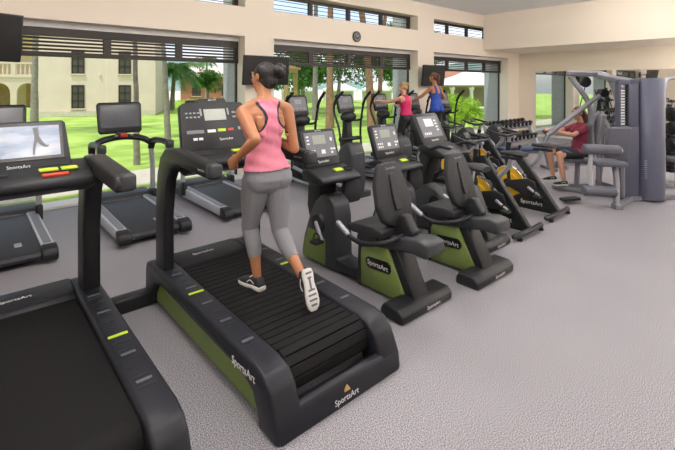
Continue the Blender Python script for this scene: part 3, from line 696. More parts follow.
# ================================================================== ELLIPTICALS
def elliptical(loc, label, lit=True):
    t = thing('elliptical_trainer', loc, label, 'elliptical trainer', 'elliptical trainers by the window')
    b = MB(); b.box((0, .02, .05), (.62, .12, .1), .02, 2); b.box((0, 1.62, .05), (.58, .12, .1), .02, 2); b.box((0, .85, .07), (.12, 1.6, .1), .02, 2); b.build('base_frame', 'dark_grey', t, smooth=50)
    for s in (-1, 1):
        b = MB(); b.tube([(s*.2, .35, .13), (s*.2, 1.0, .10), (s*.2, 1.55, .13)], .035, 10, flat=.7, up=(0, 0, 1)); b.build('guide_rail', 'silver', t)
    b = MB(); b.prism([(-.06, .08), (-.10, .3), (-.08, .7), (-.02, .84), (.08, .87), (.2, .78), (.36, .55), (.44, .3), (.42, .08)], 'x', -.15, .15, .04, 3, .35); h = b.build('rear_drive_housing', 'dark_grey', t, smooth=50)
    f = Face((0, -.0895, .72), (1, 0, 0), (0, .02, .4)); f.text('SportsArt', .04, 'grey_ink', h, 0, 0, lift=.006)
    for s in (-1, 1):
        b = MB(); b.lathe([(.001, 0), (.19, 0), (.2, .012), (.19, .03), (.14, .035), (.13, .02), (.001, .02)], (s*.15, .17, .36), (s, 0, 0), 32); dk = b.build('drive_disc', 'black', t)
        b = MB(); b.torus((s*.184, .17, .36), (1, 0, 0), .155, .022, 32, 8); b.build('disc_ring', 'silver_paint', dk)
        ph = .13*s
        b = MB(); b.tube([(s*.215, .17+ph*.5, .36+ph), (s*.22, .7, .30+ph*.5), (s*.25, 1.28, .34)], .03, 10); a = b.build('pedal_arm', 'silver', t)
        b = MB(); b.box((s*.22, .72, .345+ph*.5), (.17, .40, .03), .012, 2); b.box((s*.22, .91, .37+ph*.5), (.17, .03, .06), .01, 2); b.build('pedal_plate', 'rubber', a)
        lean = -.10*s
        b = MB(); b.tube([(s*.27, 1.28+lean*.0, .34), (s*.27, 1.33, .70), (s*.27, 1.36+lean*.3, .95), (s*.29, 1.40+lean, 1.25), (s*.29, 1.32+lean, 1.48), (s*.27, 1.18+lean, 1.60)], .022, 12); m_ = b.build('moving_arm', 'black', t)
        b = MB(); b.tube([(s*.29, 1.385+lean, 1.36), (s*.29, 1.32+lean, 1.48), (s*.27, 1.17+lean, 1.61)], .027, 12, round_ends=True); b.build('grip', 'rubber', m_)
        b = MB(); b.tube([(s*.10, 1.42, 1.05), (s*.2, 1.30, 1.06), (s*.17, 1.18, 1.12)], .02, 10, round_ends=True); b.build('fixed_handle', 'black', t)
    b = MB(); b.prism([(1.30, .1), (1.34, .6), (1.37, 1.0), (1.42, 1.22), (1.52, 1.22), (1.50, .95), (1.56, .5), (1.66, .1)], 'x', -.08, .08, .03, 3, .35); b.build('front_mast', 'black', t, smooth=50)
    b = MB(); b.cyl((-.28, 1.34, .70), (.28, 1.34, .70), .04); b.build('pivot_axle', 'black', t)
    b = MB(); b.sph((0, 1.40, 1.12), (.20, .10, .11)); b.build('mast_shroud', 'black', t)
    f = Face((0, 1.42, 1.2), (1, 0, 0), (0, .11, .36))
    b = MB(); b.prism([(-.19, 0), (.19, 0), (.21, .03), (.22, .35), (.19, .385), (-.19, .385), (-.22, .35), (-.21, .03)], 'z', -.05, 0, .012, 2, .6); b.v = [tuple(f.o+f.m @ V(p)) for p in b.v]
    c = b.build('console', 'black', t, smooth=50)
    b = MB(); f.rect(b, 0, .215, .36, .26, .004, .001); b.build('screen', 'mid_grey', c, smooth=0)
    b = MB(); f.rect(b, 0, .26, .15, .09, .006)
    for k in range(4): f.rect(b, -.12+k*.08, .13, .04, .03, .006)
    inlay(c, b, 'grey_ink')
    return t
e1 = elliptical((4.55, 4.75, 0), 'elliptical trainer by the window directly to the right of the running woman')
dup(e1, (5.75, 4.80, 0), 'elliptical trainer with bent black arms raised against the lawn, left of the woman in magenta')
dup(e1, (6.82, 4.85, 0), 'elliptical trainer used by the blonde woman in the magenta top')
dup(e1, (8.0, 4.9, 0), 'elliptical trainer used by the woman in the royal blue top')
dup(e1, (9.15, 4.85, 0), 'elliptical trainer by the window in front of the white gazebo, unused')
# ================================================================== MULTI-STATION GYM (own frame: x to the right, y away, turned on the floor)
GRZ = math.radians(-41.4)
GO = V((7.164, 2.081, 0))
def gym_to_world(p): return GO+Matrix.Rotation(GRZ, 3, 'Z') @ V(p)
g = thing('multi_station_gym', GO, 'large grey multi-station weight machine with a round shroud, seats and press arm', 'weight machine', None, GRZ)
b = MB(); b.lathe([(.20, .03), (.20, 1.84), (.19, 1.855), (.001, 1.855)], (.76, .24, 0), n=36); s1 = b.build('round_shroud', 'shroud', g)
b = MB()
for z in range(9): b.box((.60, .085, .36+z*.032), (.035, .012, .010), 0, 1, (0, 0, -.5))
b.build('sticker', 'grey_ink', s1, smooth=0)
b = MB()
b.box((.40, .20, .575), (.31, .10, 1.11), .015); b.box((.47, .20, 1.47), (.15, .10, .72), .012); b.box((.40, .20, 1.79), (.31, .10, .08), .012); b.box((.255, .20, 1.45), (.02, .1, .68)); b.build('flat_shroud', 'shroud', g, smooth=50)
ws = MB()
for k in range(13): ws.box((.33, .24, 1.16+k*.042), (.12, .10, .038), .004)
w = ws.build('weight_stack', 'tv_black', g, smooth=0)
b = MB()
for k in range(13): b.box((.325, .187, 1.16+k*.042), (.06, .004, .026))
inlay(w, b, 'white_ink')
b = MB(); b.cyl((.29, .24, 1.1), (.29, .24, 1.78), .010); b.cyl((.38, .24, 1.1), (.38, .24, 1.78), .010); b.build('guide_rods', 'chrome', w)
b = MB(); b.tube([(.555, .2, .05), (.555, .2, 1.8)], .02, 8, spline=False); b.build('rear_post', 'tv_black', g)
# base frame
b = MB()
for p, q in (((-.05, -.25, .04), (.42, .15, .04)), ((.42, .15, .04), (1.35, .3, .04)), ((.42, .2, .04), (-.35, .95, .04)), ((.75, .2, .04), (.6, 1.3, .04)), ((-.35, .95, .04), (.35, 1.0, .04))):
    b.tube([p, q], .045, 4, spline=False)
b.box((-.05, -.25, .035), (.10, .12, .07), .01); b.build('base_frame', 'gym_grey', g, smooth=0)
# leg station
b = MB(); b.tube([(-.05, -.24, .06), (.02, -.14, .30), (.07, -.02, .56)], .04, 8); b.tube([(.20, .12, .05), (.12, .05, .56)], .035, 8); b.tube([(.30, .17, .05), (.30, .17, 1.0)], .04, 8); b.build('leg_station_frame', 'gym_grey', g)
b = MB(); b.box((-.08, -.04, .62), (.46, .34, .07), .025, 3, (.05, .04, 0)); b.build('leg_seat', 'pad', g, smooth=50)
b = MB(); b.box((.20, .12, .87), (.34, .08, .52), .03, 3, (.18, 0, -.1)); b.build('leg_backrest', 'pad', g, smooth=50)
b = MB(); b.tube([(-.36, -.16, .85), (-.40, -.20, .55), (-.38, -.2, .24)], .03, 8); b.build('swing_lever', 'silver_paint', g)
for zz, x0, x1 in ((.84, -.50, .02), (.25, -.50, -.04)):
    b = MB(); b.cyl((x0, -.21, zz), (x1, -.21, zz-.02), .072, n=22, bev=.02); r = b.build('roller_pad', 'pad', g)
    b = MB(); b.cyl((x1-.005, -.21, zz-.02), (x1+.03, -.21, zz-.02), .03, n=16, bev=.005); b.build('roller_cap', 'silver_paint', r)
b = MB(); b.box((-.55, .05, .06), (.30, .12, .05), .015, 2, (0, 0, .3)); b.build('foot_plate', 'black_matte', g, smooth=50)
# press station
b = MB(); b.tube([(.42, .3, .06), (.42, .32, 1.1), (.36, .5, 1.8), (.25, .62, 1.93)], .05, 8); b.tube([(.25, .62, 1.93), (-.20, .81, 1.95)], .05, 6, spline=False); b.tube([(.5, .25, 1.80), (.2, .60, 1.90)], .05, 6, spline=False)
b.tube([(-.14, .80, 1.9), (.12, .72, 1.45), (.16, .72, 1.1)], .045, 8); b.build('top_boom', 'gym_grey', g)
b = MB(); b.tube([(.32, .62, 1.62), (.15, .66, 1.50), (-.56, .72, .92)], .04, 10, spline=False); b.tube([(-.56, .72, .92), (-.60, .72, .80)], .035, 10, spline=False); a = b.build('press_arm', 'gym_grey', g)
b = MB(); b.tube([(-.50, .70, .965), (-.50, .98, .965)], .02, 10, spline=False, round_ends=True); b.tube([(-.56, .72, .93), (-.50, .98, .965)], .018, 8, spline=False); b.build('press_handles', 'rubber', a)
b = MB(); b.cyl((.30, .57, 1.62), (.30, .70, 1.62), .07, n=24, bev=.01); b.cyl((.1, .75, 1.80), (.1, .79, 1.80), .09, n=24, bev=.01); b.build('pulley', 'tv_black', g)
b = MB(); b.tube([(.1, .79, 1.71), (.22, 1.22, 1.2), (.26, 1.25, .95)], .008, 6); b.tube([(.3, .64, 1.52), (.33, .4, 1.1)], .008, 6, spline=False); b.build('cable', 'tv_black', g)
b = MB(); b.box((.36, .95, .92), (.09, .34, .68), .03, 3, (0, .18, 0)); b.build('press_backrest', 'gym_grey', g, smooth=50)
b = MB(); b.box((.08, .95, .49), (.50, .34, .07), .025, 3); b.build('press_seat', 'pad', g, smooth=50)
b = MB(); b.tube([(.05, .95, .06), (.07, .95, .46)], .04, 8, spline=False); b.tube([(.42, .95, .06), (.50, .95, 1.0)], .045, 8, spline=False); b.tube([(.42, .92, 1.3), (.30, .92, 1.1), (.24, .80, .7), (.16, .76, .3)], .035, 8); b.tube([(.5, .9, 1.25), (.34, .8, .8), (.3, .78, .1)], .03, 8); b.build('press_frame', 'gym_grey', g)
b = MB(); b.tube([(-.28, .80, .66), (-.05, .82, .60), (.1, .84, .54)], .06, 10, flat=.5, up=(0, 0, 1)); b.build('side_pad', 'pad_blue', g)

# machine cut by the right edge
wm = thing('weight_machine', (9.25, 1.72, 0), 'silver framed weight machine with black stack, cut by the right photo edge', 'weight machine', None, GRZ)
b = MB(); b.tube([(-.16, 0, .04), (-.17, 0, 1.3), (-.12, .02, 1.78), (.1, .05, 1.88), (.6, .1, 1.88), (.7, .12, 1.7), (.7, .12, .04)], .035, 10); b.box((.27, .05, .04), (1.1, .12, .07), .01); b.box((-.15, .3, .04), (.1, .9, .07), .01); b.build('frame', 'silver', wm)
b = MB()
for k in range(12): b.box((.16, .12, .25+k*.06), (.34, .16, .055), .006)
for k, z in enumerate((1.25, 1.0, .72)): b.cyl((-.09, -.05, z), (.0, -.05, z), .13-.015*k, n=22, bev=.01)
b.build('weight_stack', 'tv_black', wm, smooth=50)
b = MB(); b.box((.0, -.1, .48), (.3, .4, .08), .03, 3); b.build('seat', 'pad', wm, smooth=50)
b = MB(); b.cyl((.0, -.1, .05), (.0, -.1, .45), .04); b.cyl((-.05, .1, .2), (-.05, .1, 1.8), .012); b.cyl((.36, .1, .2), (.36, .1, 1.8), .012); b.build('guide_rods', 'chrome', wm)

# flat bench
bn = thing('flat_bench', (8.75, 4.05, 0), 'low exercise bench with a dark blue pad in front of the dumbbell rack', 'bench', None, math.radians(-35))
b = MB(); b.box((0, 0, .44), (1.15, .28, .07), .02, 3); b.build('pad', 'pad_blue', bn, smooth=50)
b = MB(); b.box((0, 0, .37), (.9, .07, .06), .008); b.tube([(-.42, 0, .36), (-.5, 0, .05)], .03, 8, spline=False); b.tube([(.42, 0, .36), (.5, 0, .05)], .03, 8, spline=False); b.box((-.5, 0, .03), (.08, .5, .06), .01); b.box((.5, 0, .03), (.08, .5, .06), .01); b.build('frame', 'gym_grey', bn, smooth=50)
bn2 = thing('incline_bench', (10.0, 3.55, 0), 'grey adjustable incline bench between the spin bikes and the press machine', 'bench', None, math.radians(-20))
b = MB(); b.box((-.25, 0, .44), (.45, .28, .07), .02, 3); b.build('seat_pad', 'pad', bn2, smooth=50)
b = MB(); b.box((.26, 0, .70), (.75, .28, .07), .02, 3, (0, -.8, 0)); b.build('back_pad', 'pad', bn2, smooth=50)
b = MB(); b.box((0, 0, .10), (1.1, .07, .07), .008); b.box((-.52, 0, .04), (.08, .5, .08), .01); b.box((.52, 0, .04), (.08, .5, .08), .01); b.tube([(-.2, 0, .1), (-.2, 0, .42)], .035, 8, spline=False); b.tube([(.4, 0, .1), (.28, 0, .68)], .03, 8, spline=False); b.build('frame', 'gym_grey', bn2, smooth=50)

# dumbbell rack
RX0, RX1, RYY = 9.55, 11.75, 5.3
rk = thing('dumbbell_rack', ((RX0+RX1)/2, RYY, 0), 'grey two-tier dumbbell rack in front of the right window', 'rack')
L = RX1-RX0
for s in (-1, 1):
    b = MB(); b.prism([(-.30, 0), (-.30, .06), (-.22, .10), (.06, .75), (.14, .78), (.16, .72), (-.1, .1), (.3, .06), (.3, 0)], 'x', s*(L/2+.02)-.03, s*(L/2+.02)+.03, .008); b.build('end_frame', 'silver_paint', rk, smooth=50)
TIERS = ((.36, -.06), (.68, .08))
for z, y in TIERS:
    for q in (-1, 1):
        b = MB(); b.box((0, y+q*.075, z-.03+q*.02), (L, .03, .05), .006, 2, (.25, 0, 0)); b.build('shelf_rail', 'gym_grey', rk, smooth=50)
b = MB(); b.box((0, .1, .10), (L, .05, .06), .006); b.build('cross_brace', 'gym_grey', rk, smooth=50)
ORD = ['leftmost', 'second', 'third', 'fourth', 'fifth', 'sixth', 'seventh', 'eighth', 'ninth', 'rightmost']
d0 = None
for ti, (z, y) in enumerate(TIERS):
    for k in range(10):
        x = RX0+.12+k*(L-.24)/9
        where = ORD[k] if k in (0, 9) else ORD[k]+' from the left'
        lab = 'black dumbbell on the %s tier of the rack, %s' % (('lower', 'upper')[ti], where)
        loc = (x, RYY+y, z+.072); r = .058+.006*ti
        if d0 is None:
            d0 = thing('dumbbell', loc, lab, 'dumbbell', 'dumbbells on the rack'); d0.rotation_euler = (.25, 0, 0)
            b = MB()
            b.cyl((0, -.16, 0), (0, -.06, 0), .066, n=8, bev=.012); b.build('head', 'tv_black', d0, smooth=30)
            b = MB(); b.cyl((0, .06, 0), (0, .16, 0), .066, n=8, bev=.012); b.build('head', 'tv_black', d0, smooth=30)
            b = MB(); b.cyl((0, -.07, 0), (0, .07, 0), .016, n=12); b.build('handle', 'chrome', d0)
            b = MB(); b.cyl((0, -.1605, 0), (0, -.164, 0), .035, n=16); b.build('weight_disc', 'grey_ink', d0, smooth=0)
        else:
            dup(d0, loc, lab)
# ================================================================== PEOPLE
def remesh(mb, voxel, smooth=4):
    me = bpy.data.meshes.new('body_tmp'); me.from_pydata([V(v) for v in mb.v], [], mb.f); me.update()
    o = bpy.data.objects.new('body_tmp', me); COL.objects.link(o)
    md = o.modifiers.new('r', 'REMESH'); md.mode = 'VOXEL'; md.voxel_size = voxel
    sm = o.modifiers.new('s', 'SMOOTH'); sm.iterations = smooth; sm.factor = .5
    dg = bpy.context.evaluated_depsgraph_get(); dg.update()
    out = bpy.data.meshes.new_from_object(o.evaluated_get(dg))
    bpy.data.objects.remove(o); bpy.data.meshes.remove(me)
    return out
def cloth(body, name, pred, off, material, parent, origin):
    """the body surface where pred holds, lifted off the skin and closed at its hems"""
    b = bmesh.new(); b.from_mesh(body); b.normal_update()
    kill = [f for f in b.faces if not pred(f.calc_center_median()+origin)]
    bmesh.ops.delete(b, geom=kill, context='FACES')
    for _ in range(3):
        bd = [v for v in b.verts if v.is_boundary]
        new = {}
        for v in bd:
            nb = [e.other_vert(v) for e in v.link_edges if e.is_boundary]
            if len(nb) == 2: new[v] = (v.co*2+nb[0].co+nb[1].co)/4
        for v, c in new.items(): v.co = c
    b.normal_update()
    if callable(off): d = [(v, v.normal*off(v.co+origin)) for v in b.verts]
    else: d = [(v, v.normal*off) for v in b.verts]
    for v, n_ in d: v.co += n_
    ed = [e for e in b.edges if e.is_boundary]
    r = bmesh.ops.extrude_edge_only(b, edges=ed)
    nv = [x for x in r['geom'] if isinstance(x, bmesh.types.BMVert)]
    b.normal_update()
    for v in nv:
        n_ = V((0, 0, 0))
        for f in v.link_faces: n_ += f.normal
        pass
    base = {}
    for v in nv:
        for e in v.link_edges:
            w = e.other_vert(v)
            if w not in nv: base[v] = w
    for v in nv:
        w = base.get(v)
        if w is not None and w.normal.length > 0: v.co = w.co-w.normal*.010
    me = bpy.data.meshes.new(name); b.to_mesh(me); b.free()
    return link(name, me, material, parent, 60)

def limb(mb, pts, rad, n=16, k=5, flat=1.0, up=None): mb.tube(pts, rad, n, k, flat, up, round_ends=True)

def hand(mb, wrist, fdir, thumb_side, palm, curl=.9, sc=1.0):
    """palm plus four unequal fingers and a thumb; fdir along the hand, palm = direction the palm faces"""
    f = V(fdir).normalized(); n_ = V(palm); n_ = (n_-f*n_.dot(f)).normalized(); s = f.cross(n_)
    if s.dot(V(thumb_side)) < 0: s = -s
    w = V(wrist)
    mb.ell([(w-f*.02*sc, s*.026*sc, n_*.021*sc), (w+f*.02*sc, s*.033*sc, n_*.019*sc), (w+f*.06*sc, s*.042*sc, n_*.017*sc), (w+f*.085*sc, s*.041*sc, n_*.014*sc), (w+f*.095*sc, s*.036*sc, n_*.010*sc)], 16, 2.4)
    for j, (o, ln) in enumerate(((.031, .95), (.0105, 1.06), (-.0105, 1.0), (-.031, .8))):
        p = w+f*(.085-.004*abs(j-1))*sc+s*o*sc; pts = [p-f*.02*sc, p]; a = 0; d = f.copy()
        for L, c in ((.040, 1.0), (.026, 1.15), (.021, .8)):
            a += curl*c; d = f*math.cos(a)+n_*math.sin(a)
            p = p+d*L*ln*sc; pts.append(p)
        mb.tube(pts, [r*sc for r in (.0105, .010, .0095, .0085, .0075)], 10, 1, round_ends=True, spline=False)
    p0 = w+f*.02*sc+s*.024*sc+n_*.006*sc
    d1 = (f*.55+s*.55+n_*.45).normalized(); d2 = (f*.75+s*.0+n_*.6).normalized(); d3 = (f*.6-s*.55+n_*.5).normalized()
    pts = [p0, p0+d1*.038*sc, p0+d1*.038*sc+d2*.032*sc, p0+d1*.038*sc+d2*.032*sc+d3*.026*sc]
    mb.tube(pts, [r*sc for r in (.014, .012, .0105, .009)], 10, 1, round_ends=True, spline=False)

def head(mb, c, fwd, up, sc=1.0):
    f = V(fwd).normalized(); u = V(up); u = (u-f*u.dot(f)).normalized(); s = f.cross(u)      # s = right hand side
    c = V(c)
    def P(x, y, z): return c+(s*x+f*y+u*z)*sc
    R = Matrix((s, f, u)).transposed()
    mb.sph(P(0, -.008, .022), (.073*sc, .092*sc, .088*sc), 20, R)
    mb.ell([(P(0, .018, .02), s*.066*sc, f*.074*sc), (P(0, .022, -.03), s*.060*sc, f*.068*sc), (P(0, .030, -.07), s*.046*sc, f*.054*sc), (P(0, .042, -.098), s*.030*sc, f*.034*sc), (P(0, .046, -.110), s*.016*sc, f*.018*sc)], 18)
    mb.tube([P(0, .088, .022), P(0, .104, -.008), P(0, .112, -.024)], [.009*sc, .011*sc, .014*sc], 8, 3, round_ends=True)
    for q in (-1, 1):
        mb.sph(P(q*.010, .098, -.028), .0095*sc, 8)
        mb.sph(P(q*.034, .072, -.014), (.022*sc, .018*sc, .018*sc), 10, R)
        mb.tube([P(q*.012, .088, .036), P(q*.034, .086, .041), P(q*.054, .068, .034)], .008*sc, 8, 3, round_ends=True)
        mb.ell([(P(q*.070, -.004, 0), f*.014*sc, u*.024*sc), (P(q*.082, -.010, .002), f*.019*sc, u*.031*sc), (P(q*.086, -.013, .004), f*.016*sc, u*.027*sc)], 14)
    mb.tube([P(-.022, .090, -.058), P(0, .098, -.056), P(.022, .090, -.058)], .0075*sc, 8, 3, round_ends=True)
    mb.tube([P(-.018, .087, -.068), P(0, .095, -.069), P(.018, .087, -.068)], .0075*sc, 8, 3, round_ends=True)
    return P, R, f, u, s
def face_parts(root, P, R, sc, origin):
    b = MB()
    for q in (-1, 1): b.sph(P(q*.031, .077, .019), .0125*sc, 12)
    e = b.build('eyes', 'eye_white', root, origin)
    b = MB()
    for q in (-1, 1): b.sph(P(q*.031, .0855, .019), .0055*sc, 10)
    b.build('irises', 'iris', e, origin)
    b = MB(); b.tube([P(-.021, .096, -.058), P(0, .104, -.056), P(.021, .096, -.058)], [.003*sc, .0055*sc, .003*sc], 8, 3); b.tube([P(-.017, .093, -.067), P(0, .101, -.068), P(.017, .093, -.067)], [.003*sc, .006*sc, .003*sc], 8, 3); b.build('lips', 'lips', root, origin)
    b = MB()
    for q in (-1, 1): b.tube([P(q*.014, .0975, .043), P(q*.034, .096, .050), P(q*.056, .074, .042)], [.003*sc, .004*sc, .002*sc], 6, 3)
    b.build('eyebrows', 'hair_dark', root, origin)
def bone_dist(p, a, b):
    ab = b-a; t = max(0, min(1, (p-a).dot(ab)/ab.dot(ab))); return (p-(a+ab*t)).length, t

def shoe(root, ankle, toe_dir, up, L, origin, sc=1.0, up_mat='black_cloth'):
    """running shoe: toe_dir along the sole, up away from it; ankle joint sits over the heel"""
    t = V(toe_dir).normalized(); u = V(up); u = (u-t*u.dot(t)).normalized(); s = t.cross(u)
    h = V(ankle)-u*.075*sc-t*.055*sc      # heel end, underside
    def Q(a, hh): return h+t*a*L+u*hh*sc
    b = MB()
    secs = []
    for a, w, top in ((0, .020, .050), (.03, .031, .075), (.15, .036, .098), (.28, .037, .098), (.42, .038, .080), (.6, .044, .064), (.78, .046, .054), (.92, .037, .044), (.985, .02, .032)):
        z0 = .022; secs.append((Q(a, (top+z0)/2), s*w*sc, u*(top-z0)/2*sc))
    b.ell(secs, 18, 2.6); sh = b.build('shoe', up_mat, root, origin)
    b = MB(); secs = []
    for a, w, z0, z1 in ((-.02, .022, .006, .030), (.0, .034, 0, .034), (.12, .041, 0, .034), (.35, .037, .003, .031), (.6, .047, 0, .029), (.8, .049, 0, .028), (.93, .040, .004, .028), (1.01, .022, .012, .028)):
        secs.append((Q(a, (z0+z1)/2), s*w*sc, u*(z1-z0)/2*sc))
    b.ell(secs, 20, 3.5); so = b.build('sole', 'sole', sh, origin)
    b = MB()
    Rm = Matrix((s, t, u)).transposed()
    for a, w in ((.08, .045), (.2, .03), (.5, .05), (.62, .06), (.74, .06), (.86, .045)):
        b.box(Q(a, .0), (w*sc, .012, .004), .001, 1, Rm)
    b.box(Q(.36, .002), (.014, .07, .004), .001, 1, Rm); b.build('tread', 'mid_grey', so, origin, smooth=0)
    b = MB()
    for a in (.36, .43, .5): b.tube([Q(a, .088-(a-.36)*.15)-s*.024*sc, Q(a+.02, .094-(a-.36)*.16), Q(a, .088-(a-.36)*.15)+s*.024*sc], .003, 6, 3)
    b.build('laces', 'white_ink', sh, origin)
    for q in (-1, 1):
        b = MB(); b.tube([Q(.2, .05)+s*q*.037*sc, Q(.36, .066)+s*q*.037*sc, Q(.5, .045)+s*q*.041*sc], .004, 6, 3); b.build('side_stripe', 'sole', sh, origin)

# ---------------------------------------------------------------- the running woman
O = V((1.63, 2.62, .30))
pr = thing('person', O, 'woman running on the slatted treadmill in pink tank top and grey capri leggings', 'person')
mb = MB()
F = V((-.06, .998, 0)).normalized(); SR = F.cross(V((0, 0, 1)))     # forward, her right
hipL, hipR = V((1.565, 2.64, 1.08)), V((1.715, 2.62, 1.08))
kneeL, ankL = V((1.575, 2.75, .72)), V((1.585, 2.66, .375))
kneeR, ankR = V((1.735, 2.60, .705)), V((1.70, 2.27, .475))
shL, shR = V((1.468, 2.655, 1.555)), V((1.806, 2.615, 1.565))
elL, wrL = V((1.425, 2.415, 1.395)), V((1.395, 2.60, 1.262))
elR, wrR = V((1.835, 2.56, 1.285)), V((1.79, 2.80, 1.36))
def ring(x, y, z, rx, ry): return (V((x, y, z)), SR*rx, F*ry)
mb.ell([ring(1.64, 2.62, 1.00, .10, .07), ring(1.64, 2.618, 1.04, .155, .105), ring(1.64, 2.612, 1.09, .172, .122), ring(1.64, 2.618, 1.15, .166, .112), ring(1.635, 2.632, 1.22, .140, .098), ring(1.632, 2.640, 1.29, .122, .088),
        ring(1.63, 2.645, 1.36, .130, .095), ring(1.63, 2.648, 1.43, .146, .106), ring(1.63, 2.65, 1.50, .158, .108), ring(1.632, 2.645, 1.555, .160, .090), ring(1.633, 2.642, 1.59, .13, .068), ring(1.634, 2.645, 1.62, .08, .058), ring(1.636, 2.650, 1.65, .053, .053)], 24)
for h, k in ((hipL, -1), (hipR, 1)): mb.sph(h+V((k*.004, -.045, .012)), (.088, .085, .095), 16)
for k in (-1, 1): mb.sph(V((1.63, 2.65, 1.47))+SR*k*.07+F*.085, (.058, .05, .055), 14)
limb(mb, [(1.634, 2.642, 1.60), (1.642, 2.665, 1.68), (1.655, 2.69, 1.76)], [.060, .050, .053])
limb(mb, [hipL, hipL.lerp(kneeL, .35), hipL.lerp(kneeL, .75), kneeL], [.098, .092, .066, .057])
limb(mb, [kneeL, kneeL.lerp(ankL, .28)+V((0, -.018, 0)), kneeL.lerp(ankL, .65)+V((0, -.008, 0)), ankL], [.055, .055, .038, .029])
limb(mb, [hipR, hipR.lerp(kneeR, .35), hipR.lerp(kneeR, .75), kneeR], [.098, .092, .066, .057])
limb(mb, [kneeR, kneeR.lerp(ankR, .28)+V((0, .0, -.015)), kneeR.lerp(ankR, .65)+V((0, 0, -.006)), ankR], [.055, .055, .038, .029])
for s_, e_, w_ in ((shL, elL, wrL), (shR, elR, wrR)):
    limb(mb, [s_+V((0, 0, -.002)), s_.lerp(e_, .35), s_.lerp(e_, .8), e_], [.052, .046, .038, .036])
    limb(mb, [e_, e_.lerp(w_, .3), e_.lerp(w_, .75), w_], [.037, .038, .028, .024])
    limb(mb, [V((1.634, 2.645, 1.635)), V((1.634, 2.642, 1.625)).lerp(s_+V((0, 0, .03)), .5), s_+V((0, 0, .010))], [.05, .044, .045])
# shoulder blades
for k in (-1, 1): mb.ell([(V((1.632, 2.56, 1.40))+SR*k*.075, SR*.02, F*.012), (V((1.632, 2.556, 1.47))+SR*k*.082, SR*.042, F*.016), (V((1.632, 2.565, 1.53))+SR*k*.085, SR*.03, F*.012)], 12)
hand(mb, wrL+(wrL-elL).normalized()*.015, (wrL-elL), V((.3, 0, 1)), V((1, 0, .0)), 1.25)
hand(mb, wrR+(wrR-elR).normalized()*.015, (wrR-elR), V((-.3, 0, 1)), V((-1, 0, 0)), 1.25)
for a_, d_, u_ in ((ankL, V((-.12, 1, -.02)), V((0, 0, 1))), (ankR, V((.02, -.30, -.95)), V((.05, .95, -.30)))):
    limb(mb, [a_, a_+d_.normalized()*.03-u_*.03, a_+d_.normalized()*.13-u_*.048], [.029, .028, .02])
hc = V((1.665, 2.70, 1.80))
HP, HR, hf, hu, hs = head(mb, hc, V((-.22, .97, -.02)), V((.03, 0, 1)))
bm_ = remesh(mb, .0058, 5); bm_.transform(Matrix.Translation(-O))
body = link('body', bm_, 'skin', pr, 60); body.data.name = 'body'
face_parts(pr, HP, HR, 1.0, O)
def armdist(p, s_, e_): return bone_dist(p, s_, e_)
def is_arm(p):
    for s_, e_, w_ in ((shL, elL, wrL), (shR, elR, wrR)):
        d, t_ = bone_dist(p, e_, w_+(w_-e_).normalized()*.16)
        if d < .078 and t_ > 0: return True
        d, t_ = bone_dist(p, s_, e_)
        out = abs((p-V((1.63, 2.64, 0))).dot(SR))
        if d < .07 and (out > .152-.25*max(0, .1-t_) or t_ > .75): return True
    return False
def lat(p): return (p-V((1.633, 2.64, 0))).dot(SR)
def fw(p): return (p-V((1.633, 2.64, 0))).dot(F)
def interp(x, tab):
    for (a, va), (b_, vb) in zip(tab, tab[1:]):
        if x <= b_: return va if x < a else va+(vb-va)*(x-a)/(b_-a)
    return tab[-1][1]
def tank(p):
    if p.z < 1.155 or p.z > 1.645 or is_arm(p): return False
    x = abs(lat(p))
    if fw(p) < 0 or p.z > 1.60:
        w = interp(p.z, [(1.37, .20), (1.40, .145), (1.44, .085), (1.48, .050), (1.52, .036), (1.56, .046), (1.60, .066), (1.65, .08)])
        if x > w: return False
        return True
    if p.z > 1.50 and (x > .10 or x < .05): return False
    if p.z > 1.42 and x > .135: return False
    return True
def bra(p):
    if p.z < 1.36 or p.z > 1.63 or is_arm(p): return False
    x = abs(lat(p))
    if fw(p) < 0 or p.z > 1.58:
        w = interp(p.z, [(1.37, .20), (1.40, .163), (1.44, .104), (1.48, .069), (1.52, .056), (1.56, .066), (1.60, .086), (1.65, .10)])
        return x < w
    return p.z < 1.52 and x < .14
def leg(p):
    if p.z > 1.185: return False
    if is_arm(p): return False
    for h_, k_, a_, lim in ((hipL, kneeL, ankL, .56), (hipR, kneeR, ankR, .60)):
        d, t_ = bone_dist(p, k_, a_)
        if d < .085 and t_ > lim: return False
    if p.z < .50 and p.y > 2.5: return False
    return True
cloth(bm_, 'leggings', leg, .004, 'leggings', pr, O)
cloth(bm_, 'sports_bra', bra, .0035, 'navy', pr, O)
cloth(bm_, 'tank_top', tank, lambda p: .007+.012*max(0, min(1, (1.27-p.z)/.1))+.003*math.sin(p.z*70+lat(p)*25), 'tank_pink', pr, O)
